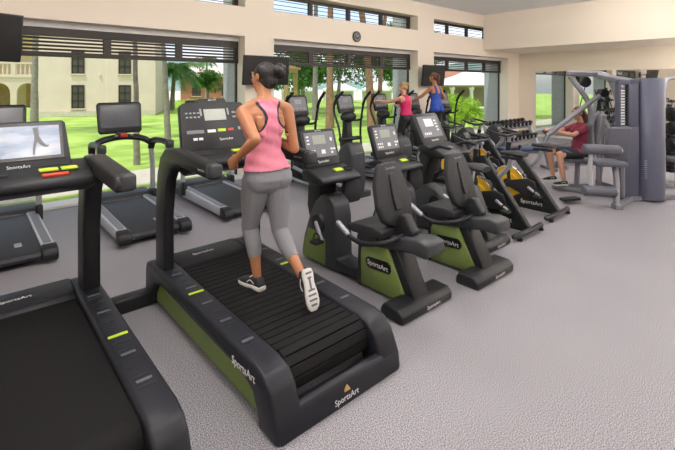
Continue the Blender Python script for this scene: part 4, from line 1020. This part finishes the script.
# hair drawn back into a loose bun
b = MB()
b.sph(HP(0, -.018, .034), (.080, .094, .086), 22, HR); b.sph(HP(0, -.055, -.018), (.066, .055, .066), 16, HR)
b.sph(HP(.03, -.108, .052), (.050, .046, .044), 16, HR); b.sph(HP(.055, -.112, .03), (.038, .036, .040), 14, HR); b.sph(HP(.035, -.115, .085), (.03, .032, .026), 12, HR)
b.tube([HP(.03, -.125, .05), HP(.062, -.13, .075), HP(.085, -.12, .06), HP(.09, -.10, .02)], [.014, .02, .018, .006], 8, 4, round_ends=True)
b.tube([HP(-.06, -.03, -.02), HP(-.045, -.06, -.055), HP(-.02, -.07, -.075)], [.016, .014, .006], 8, 4, round_ends=True)
hm = remesh(b, .006, 3)
bmh = bmesh.new(); bmh.from_mesh(hm)
bmesh.ops.delete(bmh, geom=[f for f in bmh.faces if (f.calc_center_median()-hc).dot(hf) > .060-max(0, .0)+.25*max(0, (f.calc_center_median()-hc).dot(hu)-.06)], context='FACES')
for v in bmh.verts:
    d = v.co-hc; a_ = d.dot(hs)*90+d.dot(hu)*25; v.co += v.normal*.0022*math.sin(a_)
bmh.to_mesh(hm); bmh.free(); hm.transform(Matrix.Translation(-O)); link('hair', hm, 'hair_dark', pr, 60)
b = MB(); b.torus(HP(.03, -.088, .052), (hf*-.9+hu*.3+hs*.2), .034, .008, 20, 8); b.build('hair_band', 'navy', pr, O)
shoe(pr, ankL, V((-.12, 1, -.02)), V((0, 0, 1)), .25, O)
shoe(pr, ankR, V((.02, -.30, -.95)), V((.05, .95, -.30)), .25, O)

# ---------------------------------------------------------------- generic figure for the people further back
def figure(label, O, J, F, face_f, build, cl, hair, hairmat, skin, vox=.008, sc=1.0, feet='shoe'):
    """J: joint positions in the world; F forward; cl: list of (name, predicate(J,p), offset, material)"""
    pr = thing('person', O, label, 'person')
    O = V(O); F = V(F).normalized(); U = V(J.get('up', (0, 0, 1))).normalized(); SR = F.cross(U).normalized(); mb = MB()
    pel, nk = V(J['pelvis']), V(J['neck'])
    ax = (nk-pel); H = ax.length
    Fp = F-ax.normalized()*F.dot(ax.normalized()); Fp.normalize()
    secs = []
    for t_, rx, ry in ((-.16, .09, .07), (-.08, .15, .10), (.04, .168, .118), (.18, .155, .105), (.36, .122, .09), (.55, .136, .10), (.72, .152, .108), (.86, .155, .09), (.95, .11, .065), (1.02, .055, .052)):
        secs.append((pel+ax*t_, SR*rx*build*sc, Fp*ry*build*sc))
    mb.ell(secs, 22)
    for k in (-1, 1): mb.sph(pel+ax*.70+SR*k*.068*sc+Fp*.08*sc, (.055*sc, .05*sc, .052*sc), 12)
    hd = V(J['head']); limb(mb, [nk-ax*.06, nk.lerp(hd, .35), hd-V((0, 0, .04))], [.056*sc, .048*sc, .05*sc])
    for s_ in 'LR':
        k = -1 if s_ == 'L' else 1
        h_, kn, an = V(J['hip'+s_]), V(J['knee'+s_]), V(J['ank'+s_])
        mb.sph(h_-Fp*.035*sc, .09*sc, 14)
        limb(mb, [h_, h_.lerp(kn, .35), h_.lerp(kn, .8), kn], [.095*sc, .088*sc, .063*sc, .055*sc]); limb(mb, [kn, kn.lerp(an, .3), kn.lerp(an, .7), an], [.054*sc, .053*sc, .04*sc, .034*sc])
        sh, el, wr = V(J['sh'+s_]), V(J['el'+s_]), V(J['wr'+s_])
        limb(mb, [sh, sh.lerp(el, .4), el], [.05*sc, .044*sc, .036*sc]); limb(mb, [el, el.lerp(wr, .3), wr], [.037*sc, .036*sc, .024*sc]); limb(mb, [nk-ax*.07, sh+U*.008], [.045*sc, .043*sc])
        hd_dir = V(J.get('hd'+s_, wr-el)); pal = V(J.get('palm'+s_, (0, 0, -1)))
        hand(mb, wr+hd_dir.normalized()*.01, hd_dir, V(J.get('th'+s_, -SR*k)), pal, J.get('curl', 1.0), sc)
        td = V(J.get('toe'+s_, F)); limb(mb, [an, an+td.normalized()*.03*sc-U*.03*sc, an+td.normalized()*.12*sc-U*.048*sc], [.033*sc, .03*sc, .02*sc])
    HP, HR, hf, hu, hs = head(mb, hd, V(face_f), U, sc)
    me = remesh(mb, vox, 3); me.transform(Matrix.Translation(-O)); link('body', me, skin, pr, 60)
    face_parts(pr, HP, HR, sc, O)
    for nm, pred, off, mm in cl: cloth(me, nm, pred, off, mm, pr, O)
    b = MB(); hair(b, HP, HR, sc)
    hm = remesh(b, .009, 2); hb = bmesh.new(); hb.from_mesh(hm)
    bmesh.ops.delete(hb, geom=[f for f in hb.faces if (f.calc_center_median()-hd).dot(hf) > (.058+.3*max(0, (f.calc_center_median()-hd).dot(hu)-.05))*sc], context='FACES'); hb.to_mesh(hm); hb.free()
    hm.transform(Matrix.Translation(-O)); link('hair', hm, hairmat, pr, 60)
    for s_ in 'LR': shoe(pr, V(J['ank'+s_]), V(J.get('toe'+s_, F)), U, .24*sc, O, sc)
    return pr
def arms_out(J, sc=1.0, up_t=.0):
    def f(p):
        for s_ in 'LR':
            d, t_ = bone_dist(p, V(J['el'+s_]), V(J['wr'+s_])+(V(J['wr'+s_])-V(J['el'+s_])).normalized()*.16)
            if d < .09: return True
            d, t_ = bone_dist(p, V(J['sh'+s_]), V(J['el'+s_]))
            if d < .068 and t_ > up_t: return True
        return False
    return f
def below(J, lim):
    def f(p):
        for s_ in 'LR':
            d, t_ = bone_dist(p, V(J['knee'+s_]), V(J['ank'+s_]))
            if d < .1 and t_ > lim: return True
        return False
    return f

# blonde woman in magenta
X, Y, Z0 = 6.95, 5.72, .40
J = dict(pelvis=(X, Y, 1.10), neck=(X-.02, Y+.05, 1.535), head=(X-.01, Y+.08, 1.70), hipL=(X-.08, Y, 1.06), hipR=(X+.08, Y, 1.06), kneeL=(X-.10, Y+.10, .74), kneeR=(X+.09, Y+.16, .82), ankL=(6.60, Y-.02, .43) if False else (X-.33, Y-.08, .42), ankR=(X+.08, Y+.05, .49),
         shL=(X-.165, Y+.04, 1.47), shR=(X+.15, Y+.04, 1.47), elL=(X-.30, Y+.22, 1.40), elR=(X+.22, Y+.10, 1.23), wrL=(6.53, 6.10, 1.42), wrR=(X+.14, Y+.32, 1.30), palmL=(0, 0, -1), palmR=(0, 0, -1))
ao = arms_out(J, 1, .08); bl = below(J, .85)
def top1(p):
    if p.z < 1.13 or p.z > 1.545 or ao(p): return False
    x = abs(p.x-X+.01); back = p.y < Y+.04
    if p.z > 1.40 and back: return x < interp(p.z, [(1.40, .13), (1.44, .075), (1.5, .07), (1.54, .09)])
    return p.z < 1.52 and x < .14
def hair1(b, P, R, sc):
    b.sph(P(0, -.016, .032), (.081*sc, .096*sc, .088*sc), 18, R); b.sph(P(0, -.10, .07), .042*sc, 14); b.sph(P(0, -.06, -.01), (.06*sc, .05*sc, .06*sc), 14, R)
figure('blonde woman in a magenta racerback top with one arm stretched out to an elliptical handle', (X, Y, .36), J, (0, 1, 0), (-.35, .93, 0), .98,
       [('leggings', lambda p: p.z < 1.16 and not ao(p) and not bl(p), .005, 'black_cloth'), ('racerback_top', top1, .008, 'magenta')], hair1, 'hair_blonde', 'skin_light', sc=.95)
# woman in royal blue
X, Y = 8.10, 5.80
J = dict(pelvis=(X, Y, 1.24), neck=(X, Y+.04, 1.74), head=(X+.0, Y+.07, 1.915), hipL=(X-.085, Y, 1.20), hipR=(X+.085, Y, 1.20), kneeL=(X-.12, Y+.16, .86), kneeR=(X+.12, Y+.08, .80), ankL=(X-.30, Y-.05, .45), ankR=(X+.13, Y-.08, .40),
         shL=(X-.17, Y+.03, 1.67), shR=(X+.17, Y+.03, 1.67), elL=(X-.27, Y+.20, 1.50), elR=(X+.30, Y+.0, 1.45), wrL=(7.76, 6.18, 1.40), wrR=(X+.23, Y+.26, 1.46), palmL=(0, 0, -1), palmR=(0, 0, -1))
ao2 = arms_out(J, 1, .08); bl2 = below(J, .85)
def top2(p):
    if p.z < 1.16 or ao2(p): return False
    x = abs(p.x-X); back = p.y < Y+.03
    if back and p.z > 1.53: return .045 < x < .085 and p.z < 1.735
    return (x < .15 or p.z < 1.45) and p.z < 1.62
def bra2(p):
    if ao2(p) or p.z < 1.50: return False
    x = abs(p.x-X)
    return (p.z < 1.56 and x < .16) or (.05 < x < .10 and p.z < 1.735)
def hair2(b, P, R, sc):
    b.sph(P(0, -.016, .032), (.081, .096, .088), 18, R); b.tube([P(0, -.09, .06), P(0, -.13, .03), P(0, -.13, -.06), P(0, -.12, -.14)], [.03, .034, .03, .012], 10, 4, round_ends=True); b.sph(P(0, -.055, -.01), (.06, .05, .06), 14, R)
figure('brown-haired woman in a royal blue top on an elliptical below the television', (X, Y, .36), J, (0, 1, 0), (-.1, .99, 0), 1.0,
       [('leggings', lambda p: p.z < 1.24 and not ao2(p) and not bl2(p), .005, 'black_cloth'), ('sports_bra', bra2, .004, 'navy'), ('tank_top', top2, .0075, 'royal')], hair2, 'hair_brown', 'skin', sc=1.0)
# woman in maroon on the press station
def G(*p): return gym_to_world(p)
WLF = Matrix.Rotation(GRZ, 3, 'Z') @ V((-1, 0, 0))
# facing left in the gym frame: her left side is away?  forward -x, so right hand side is +y (away)
J = dict(pelvis=G(.10, .95, .63), neck=G(.12, .95, 1.10), head=G(.07, .94, 1.275), hipL=G(.08, .87, .60), hipR=G(.08, 1.03, .60), kneeL=G(-.32, .80, .60), kneeR=G(-.32, 1.12, .60), ankL=G(-.25, .78, .16), ankR=G(-.25, 1.14, .16),
         shL=G(.10, .79, 1.03), shR=G(.10, 1.11, 1.03), elL=G(-.14, .72, .93), elR=G(-.14, 1.16, .95), wrL=G(-.40, .74, .985), wrR=G(-.40, .98, .99), curl=1.2)
ao3 = arms_out(J, 1, .75); bl3 = below(J, -1)
def shirt(p):
    if p.z < .62 or p.z > 1.115 or ao3(p): return False
    d, t_ = bone_dist(p, V(J['hipL']), V(J['kneeL'])); d2, t2 = bone_dist(p, V(J['hipR']), V(J['kneeR']))
    if (d < .1 and t_ > .25) or (d2 < .1 and t2 > .25): return False
    return True
def shorts(p):
    if p.z > .76: return False
    for s_ in 'LR':
        d, t_ = bone_dist(p, V(J['knee'+s_]), V(J['ank'+s_]))
        if d < .075 and t_ > 0.02: return False
        d, t_ = bone_dist(p, V(J['hip'+s_]), V(J['knee'+s_]))
        if t_ > .8: return False
    return True
def arm_only(p):
    for s_ in 'LR':
        d, t_ = bone_dist(p, V(J['el'+s_]), V(J['wr'+s_]))
        if d < .1: return True
    return False
def hair3(b, P, R, sc):
    b.sph(P(0, -.016, .030), (.082, .098, .090), 18, R); b.tube([P(0, -.06, .03), P(0, -.10, -.05), P(0, -.10, -.14), P(0, -.085, -.20)], [.06, .06, .05, .02], 12, 4, round_ends=True)
figure('woman in a maroon t-shirt seated on the multi-station gym pressing its arm', G(.10, .95, .0)+V((0, 0, .53)), J, WLF, WLF+V((0, 0, -.12)), 1.0,
       [('shorts', lambda p: shorts(p) and not arm_only(p), .008, 'black_cloth'), ('t_shirt', lambda p: shirt(p) and not arm_only(p), .011, 'maroon')], hair3, 'hair_brown', 'skin_light', sc=.98)
# ================================================================== OUTSIDE
b = MB(); b.box((25, 40, -.09), (170, 64.6, .1)); lawn = b.build('lawn', 'lawn', smooth=0); struct(lawn)
b = MB(); b.prism([(-20, 8.1), (2.0, 8.1), (6.0, 8.1), (10.0, 8.1), (30, 8.1), (30, 9.3), (10, 9.3), (6.0, 9.5), (2.0, 9.5), (-20, 9.5)], 'z', -.06, -.03); struct(b.build('garden_path', 'path', smooth=0))
b = MB(); b.prism([(-60, 62), (14, 53), (34, 38), (60, 10), (140, 10), (140, 120), (-60, 120)], 'z', -.05, -.02); struct(b.build('sand_strip', 'sand', smooth=0))
# far hills
b = MB()
ring_ = []
N = 40
for i in range(N+1):
    a = math.radians(-25+150*i/N); R_ = 190
    h = 5+5*math.sin(i*.55)+3.5*math.sin(i*1.3+1)
    c = V((math.cos(a)*R_, math.sin(a)*R_, 0)); d = V((math.cos(a), math.sin(a), 0))
    ring_.append([c-d*25, c+V((0, 0, max(2, h)))-d*4, c+V((0, 0, max(2.2, h+.5)))+d*4, c+d*25])
b.loft(ring_, False); struct(b.build('distant_hills', 'hill'))

def wallbox(name, A, B, depth, h, material, label, cat):
    A, B = V((A[0], A[1], 0)), V((B[0], B[1], 0)); d = (B-A); L = d.length; t = thing(name, A, label, cat, None, math.atan2(d.y, d.x))
    b = MB(); b.box((L/2, depth/2, h/2), (L, depth, h)); b.build('walls', material, t, smooth=0); return t, L
def shutter_window(t, x, z, w, h):
    b = MB(); b.box((x, .0, z), (w, .06, h)); win = b.build('window', 'shutter', t, smooth=0)
    b = MB()
    for i in (-.5, 0, .5): b.box((x+i*w, -.035, z), (.05, .05, h+.04))
    for j in (-.5, -.17, .17, .5): b.box((x, -.035, z+j*h), (w+.04, .05, .05))
    b.build('muntins', 'frame', win, smooth=0)
    b = MB(); b.box((x, -.04, z-h/2-.05), (w+.16, .12, .06)); b.build('sill', 'bldg', win, smooth=0)
t, L = wallbox('villa', (3.24, 28.86), (8.70, 26.23), 5, 6.4, 'bldg', 'large cream two-storey villa wall with dark shuttered windows across the lawn', 'building')
for x in (1.98, 4.40):
    shutter_window(t, x, 1.08, .60, 1.28); shutter_window(t, x, 3.05, .60, 1.28)
b = MB(); b.prism([(-.5, 6.4), (5.5, 6.4), (2.5, 7.8)], 'x', -.4, L+.4); b.build('roof', 'roof_tile', t, smooth=0)
b = MB(); b.box((L*.5, -.03, .12), (L, .06, .3)); b.build('plinth', 'path', t, smooth=0)
b = MB(); b.cyl((3.1, -.02, 2.35), (3.1, -.10, 2.35), .07, n=12); b.build('wall_lamp', 'white_trim', t)

# arcaded house at far left
A, B = V((-2.0, 42.6, 0)), V((4.75, 40.6, 0)); d = B-A; L = d.length
t = thing('arcade_house', A, 'pale yellow house with arches and a balustraded balcony at the far left', 'building', None, math.atan2(d.y, d.x))
b = MB(); b.box((L/2, 4.5, 3.2), (L, 5, 6.4)); b.build('walls', 'bldg_yellow', t, smooth=0)
b = MB()
pts = [(0, 2.45), (0, 0)]
nA = 4; wA = L/nA
prof = [(0, 0)]
for k in range(nA):
    x0 = k*wA+.2; x1 = (k+1)*wA-.2; r = (x1-x0)/2
    prof += [(x0, 0), (x0, 1.15)]+[(x0+r-r*math.cos(a), 1.15+.75*math.sin(a)) for a in [PI*i/10 for i in range(1, 10)]]+[(x1, 1.15), (x1, 0)]
prof += [(L, 0), (L, 2.45), (0, 2.45)]
b.prism(prof, 'y', -.02, .3); b.build('arcade', 'bldg', t, smooth=0)
b = MB(); b.box((L/2, .6, 2.4), (L+.1, 1.4, .14)); b.build('balcony_slab', 'bldg', t, smooth=0)
b = MB(); b.box((L/2, .05, 3.45), (L, .2, .16)); b.box((L/2, .05, 2.52), (L, .2, .12))
for k in range(int(L/.28)): b.lathe([(.05, 0), (.09, .25), (.05, .5), (.07, .85)], (k*.28+.14, .05, 2.55), n=8)
for k in range(nA+1): b.box((k*wA, .05, 3.0), (.3, .26, 1.1))
b.build('balustrade', 'bldg', t)
for k in range(nA):
    b = MB(); b.box(((k+.5)*wA, 1.98, 1.0), (.9, .1, 2.0)); b.build('door', 'timber', t, smooth=0)
b = MB(); b.prism([(-.6, 6.4), (7.6, 6.4), (4.5, 7.8)], 'x', -.4, L+.4); b.build('roof', 'roof_tile', t, smooth=0)
# far pink house
t, L = wallbox('pink_house', (17.3, 44.5), (23.5, 41.0), 6, 2.6, 'roof_tile', 'small far pinkish house behind the hedge', 'building')
shutter_window(t, 1.6, 1.2, .8, 1.2); shutter_window(t, 4.6, 1.2, .8, 1.2)
b = MB(); b.prism([(-.5, 2.6), (6.5, 2.6), (3, 3.9)], 'x', -.4, L+.4); b.build('roof', 'bldg', t, smooth=0)

def leaves(mb, c, r, n, size, shell=.55, flat=.6):
    c = V(c)
    for _ in range(n):
        d = V((random.gauss(0, 1), random.gauss(0, 1), random.gauss(0, 1))).normalized(); q = shell+(1-shell)*random.random()
        p = c+V((d.x*r[0], d.y*r[1], d.z*r[2]))*q
        nrm = (d+V((random.uniform(-1, 1), random.uniform(-1, 1), random.uniform(-.3, 1.2)))*.8).normalized(); a = nrm.orthogonal().normalized(); bb = nrm.cross(a)
        an = random.random()*6.28; u = a*math.cos(an)+bb*math.sin(an); w = nrm.cross(u); sz = size*random.uniform(.6, 1.3)
        mb.add([p-u*sz, p-w*sz*flat*.6+nrm*sz*.15, p+u*sz, p+w*sz*flat*.6+nrm*sz*.15], [(0, 1, 2, 3)])
def tree(name, loc, h, blobs, nleaf, size, label, leafm, trunkm='trunk_grey', r=.16, cat='tree', lean=0, group=None):
    t = thing(name, loc, label, cat, group)
    b = MB(); b.tube([(0, 0, -.1), (lean*.3, .05, h*.35), (lean*.7, -.03, h*.7), (lean, 0, h)], [r*1.25, r, r*.85, r*.7], 10)
    for (x, y, z, rr) in blobs[:4]: b.tube([(lean*.7, 0, h*.7), (x*.6, y*.6, z-rr*.3)], [r*.5, r*.2], 6, spline=False)
    b.build('trunk', trunkm, t)
    b = MB()
    for (x, y, z, rr) in blobs: leaves(b, (x, y, z), (rr, rr, rr*.75), nleaf, size)
    b.build('foliage', leafm, t, smooth=0)
    return t
def blobset(R, z0, z1, n, r0, r1, seed):
    rnd = random.Random(seed); return [(rnd.uniform(-R, R), rnd.uniform(-R, R), rnd.uniform(z0, z1), rnd.uniform(r0, r1)) for _ in range(n)]
def palm(loc, h, r0, label, lean=(0, 0), fr=14, fl=1.8, tm='trunk_grey'):
    t = thing('palm_tree', loc, label, 'palm tree', 'palms on the lawn')
    b = MB(); top = V((lean[0], lean[1], h))
    b.tube([(0, 0, -.1), (lean[0]*.15, lean[1]*.15, h*.3), (lean[0]*.5, lean[1]*.5, h*.65), top], [r0*1.5, r0, r0*.9, r0*.8], 12, 10)
    b.v = [(x+(math.sin(z*22)*.006), y, z) for x, y, z in b.v]
    b.build('trunk', tm, t)
    b = MB()
    for k in range(fr):
        a = 2*PI*k/fr+random.uniform(-.2, .2); el = random.uniform(-.1, 1.0); d = V((math.cos(a), math.sin(a), 0))
        pts = [top+d*fl*s+V((0, 0, fl*(math.sin(el)*s-.75*s*s))) for s in (0, .25, .5, .75, 1)]
        sd = d.cross(V((0, 0, 1)))
        P = catmull(pts, 4)
        for i in range(1, len(P)):
            ln = fl*.33*math.sin(PI*min(1, (i+2)/(len(P)+3)))
            for q in (-1, 1):
                tip = P[i]+sd*q*ln+V((0, 0, -ln*.55))+d*ln*.35
                b.add([P[i-1], P[i], tip], [(0, 1, 2)])
        b.tube(P, [.03, .012], 5, 1, spline=False)
    b.build('fronds', 'leaf', t, smooth=0)
    return t
palm((2.0, 18.84, 0), 7.0, .10, 'thin grey palm trunk in front of the villa corner at far left', (.15, 0))
palm((2.97, 10.17, 0), 6.5, .05, 'slim grey palm trunk rising behind the silver treadmill screen', (-.15, .1))
palm((4.95, 13.76, 0), 7.0, .07, 'slim pale palm trunk to the left of the slatted treadmill console', (-.5, .2))
palm((11.45, 31.0, 0), 3.0, .15, 'short bushy palm with drooping fronds beyond the villa corner', (.2, 0), 26, 2.1)
palm((17.4, 38.5, 0), 4.2, .10, 'small distant palm seen beyond the hedge', (.1, 0), 16, 1.1)
palm((11.53, 13.56, 0), 8.0, .13, 'thick brown trunk on the lawn behind the raised elliptical arms', (.05, 0), 14, 2, 'trunk_brown')
palm((12.84, 12.4, 0), 8.0, .135, 'brown leaning trunk on the lawn left of the blonde woman', (-.9, .5), 14, 2, 'trunk_brown')
palm((13.9, 13.0, 0), 8.0, .09, 'slimmer trunk leaning right beside the brown leaning trunk', (.7, -.2), 14, 2, 'trunk_brown')
palm((13.67, 17.26, 0), 8.0, .12, 'dark grey trunk between the pergola and the thick brown trunk', (.1, 0), 14, 2)
tree('round_tree', (14.32, 31.35, 0), 1.6, blobset(.75, 1.7, 2.6, 9, .5, .8, 3), 260, .12, 'dense rounded green tree in front of the pink house', 'leaf', r=.09)
hed = thing('hedge', (10.9, 24.4, 0), 'low clipped light green hedge beyond the lawn at the window edge', 'hedge', None, math.atan2(1.1, 3.28))
b = MB()
for k in range(12): leaves(b, (-1.7+k*.31, 0, .48), (.34, .45, .50), 170, .07, .7)
b.build('foliage', 'leaf_bright', hed, smooth=0)
T = [(15.6, 21.4, 3.6, 'leaf', 'bushy green tree behind the pergola'), (18.4, 24.6, 4.0, 'leaf_dark', 'dark green tree right of the pergola'), (21.3, 24.0, 4.2, 'leaf', 'mid green tree behind the thick brown trunk'),
     (24.2, 23.5, 4.4, 'leaf_dark', 'dark tree spreading behind the raised elliptical arms'), (24.0, 19.6, 4.2, 'leaf', 'green tree behind the leaning trunks'), (28.6, 24.0, 3.2, 'leaf_bright', 'light green tree far behind the blonde woman')]
for i, (x, y, z, lm, lab) in enumerate(T):
    tree('broadleaf_tree', (x, y, 0), z-1.4, blobset(1.6, z-1.7, z+1.6, 15, .8, 1.3, 20+i), 210, .17, lab, lm, 'trunk_grey', .15, group='trees beyond the lawn')
# timber pergola
t = thing('pergola', (10.3, 14.95, 0), 'rough timber pergola frame on the lawn right of the running woman', 'pergola', None, math.atan2(2.67, 3.02))
for x, y in ((0, 0), (1.75, 0), (0, 1.4), (1.75, 1.4)):
    b = MB(); b.box((x, y, 1.16), (.17, .17, 2.32), .01); b.build('post', 'timber', t, smooth=0)
b = MB()
for y in (0, 1.4): b.box((.87, y, 2.38), (2.3, .12, .16), .01)
for k in range(6): b.box((k*.35, .7, 2.5), (.06, 1.9, .1))
b.build('roof_beams', 'timber', t, smooth=0)
b = MB(); leaves(b, (.9, .6, 2.62), (1.2, .8, .16), 420, .08); b.build('creeper', 'leaf_bright', t, smooth=0)
# white beach tents and chairs in the distance
k = 0
for (x, y, lab) in ((21.5, 37.0, 'distant white beach canopy, leftmost of the row seen past the pergola'), (25.5, 35.0, 'distant white beach canopy behind the dark grey trunk'), (29.4, 33.0, 'distant white beach canopy behind the elliptical console'),
                    (33.0, 30.8, 'distant white beach canopy left of the leaning trunks'), (36.5, 27.8, 'distant white beach canopy behind the blonde woman')):
    t = thing('beach_canopy', (x, y, 0), lab, 'canopy', 'white beach canopies', -.6)
    b = MB(); b.loft([[V((sx*1.7, sy*1.3, 1.15)) for sx, sy in ((-1, -1), (1, -1), (1, 1), (-1, 1))], [V((sx*1.7, sy*1.3, 1.32)) for sx, sy in ((-1, -1), (1, -1), (1, 1), (-1, 1))], [V((sx*.7, sy*.5, 1.75)) for sx, sy in ((-1, -1), (1, -1), (1, 1), (-1, 1))], [V((sx*.05, sy*.05, 2.2)) for sx, sy in ((-1, -1), (1, -1), (1, 1), (-1, 1))]])
    b.build('roof', 'canvas', t, smooth=0)
    for sx, sy in ((-1, -1), (1, -1), (1, 1), (-1, 1)):
        b = MB(); b.cyl((sx*1.6, sy*1.2, 0), (sx*1.6, sy*1.2, 1.2), .04, n=8); b.build('pole', 'canvas', t)
    b = MB(); b.box((0, 1.2, .55), (3.2, .05, 1.1)); b.build('back_panel', 'canvas', t, smooth=0)
# white pavilion outside the right window
t = thing('garden_pavilion', (22.0, 13.4, 0), 'white tented pavilion with columns beyond the right window', 'pavilion', None, math.radians(-38))
sq = ((-1, -1), (1, -1), (1, 1), (-1, 1))
b = MB(); b.loft([[V((sx*q, sy*q, z)) for sx, sy in sq] for q, z in ((1.95, 1.72), (2.0, 1.76), (1.35, 2.05), (.75, 2.28), (.35, 2.50), (.05, 2.58))]); b.build('tent_roof', 'canvas', t, smooth=0)
for x in (-1.6, -.55, .55, 1.6):
    b = MB(); b.lathe([(.15, 0), (.15, .12), (.10, .16), (.09, 1.45), (.14, 1.52), (.16, 1.68)], (x, -1.6, 0), n=14); b.build('column', 'canvas', t)
    b = MB(); b.lathe([(.15, 0), (.15, .12), (.10, .16), (.09, 1.45), (.14, 1.52), (.16, 1.68)], (x, 1.6, 0), n=14); b.build('column', 'canvas', t)
b = MB(); b.box((0, 1.5, .85), (3.4, .1, 1.7)); b.box((0, 0, 1.66), (3.5, 3.5, .08)); b.build('rear_wall', 'backdrop_wall', t, smooth=0)
b = MB(); b.box((0, -1.62, .55), (3.2, .06, .08)); b.build('rail', 'canvas', t, smooth=0)
t, L = wallbox('tiled_lodge', (30.5, 20.2), (41, 8.0), 5, 1.7, 'bldg', 'far building with a pink tiled roof behind the white pavilion', 'building')
b = MB(); b.prism([(-.6, 1.7), (5.6, 1.7), (2.5, 3.0)], 'x', -.5, L+.5); b.build('roof', 'roof_tile', t, smooth=0)
# bright shrubs
SH = [(12.1, 9.3, .75, 'bright yellow-green shrub just outside, right of the blue-topped woman'), (13.2, 9.2, .72, 'bright yellow-green shrub in front of the white pavilion, left one'), (14.3, 9.1, .78, 'bright yellow-green shrub in front of the white pavilion, middle one'), (15.4, 9.0, .74, 'bright yellow-green shrub in front of the white pavilion, right one')]
for i, (x, y, h, lab) in enumerate(SH):
    t = thing('shrub', (x, y+.7, 0), lab, 'shrub', 'bright shrubs outside the right window')
    b = MB()
    for (bx, by, bz, rr) in blobset(.42, .3, h+.42, 8, .38, .5, 50+i): leaves(b, (bx, by, bz), (rr, rr, rr*.85), 170, .085, .5, .5)
    b.build('foliage', 'leaf_bright', t, smooth=0)
    b = MB()
    for a in range(5): b.tube([(0, 0, -.02), (math.cos(a*1.3)*.2, math.sin(a*1.3)*.2, .6)], [.02, .01], 5, spline=False)
    b.build('stems', 'trunk_grey', t)

# ================================================================== LIGHT, SKY, CAMERA
w = bpy.data.worlds.new('sky'); S.world = w; w.use_nodes = True
n = w.node_tree.nodes; l = w.node_tree.links; bg = n['Background']
sky = n.new('ShaderNodeTexSky'); sky.sky_type = 'NISHITA'; sky.sun_disc = False; sky.sun_elevation = math.radians(58); sky.sun_rotation = math.radians(200); sky.dust_density = 2.0; sky.ozone_density = 2.0
gtc = n.new('ShaderNodeTexCoord'); cn = n.new('ShaderNodeTexNoise'); cn.inputs['Scale'].default_value = 2.6; cn.inputs['Detail'].default_value = 7
l.new(gtc.outputs['Generated'], cn.inputs['Vector']); cc = n.new('ShaderNodeValToRGB'); cc.color_ramp.elements[0].position = .40; cc.color_ramp.elements[0].color = (.25, .25, .25, 1); cc.color_ramp.elements[1].position = .60; cc.color_ramp.elements[1].color = (.9, .9, .9, 1)
l.new(cn.outputs['Fac'], cc.inputs['Fac']); cm = n.new('ShaderNodeMix'); cm.data_type = 'RGBA'; cm.inputs['B'].default_value = (4.6, 4.7, 5.1, 1)
l.new(cc.outputs['Color'], cm.inputs['Factor']); l.new(sky.outputs['Color'], cm.inputs['A']); l.new(cm.outputs['Result'], bg.inputs['Color']); bg.inputs['Strength'].default_value = SKY_S
su = bpy.data.lights.new('sun', 'SUN'); su.energy = SUN_E; su.angle = math.radians(1.0); su.color = (1, .96, .92)
so = bpy.data.objects.new('sun', su); COL.objects.link(so); so.location = (-5, -5, 20)
so.rotation_euler = V((-.36, -.10, .93)).to_track_quat('Z', 'Y').to_euler()

cam = bpy.data.cameras.new('camera'); co = bpy.data.objects.new('camera', cam); COL.objects.link(co)
cam.sensor_width = 36; cam.sensor_fit = 'HORIZONTAL'; cam.lens = 428*36/675
co.location = (0, 0, 1.75); co.rotation_euler = (PI/2, 0, -math.atan2(.661, .750))
cam.shift_y = -(225-85)/675; cam.clip_end = 600; cam.clip_start = .05
S.camera = co
S.view_settings.view_transform = 'Standard'; S.view_settings.look = 'None'; S.view_settings.gamma = 1; S.view_settings.use_curve_mapping = False
S.view_settings.exposure = EXPO
S.cycles.max_bounces = 8; S.cycles.transparent_max_bounces = 12
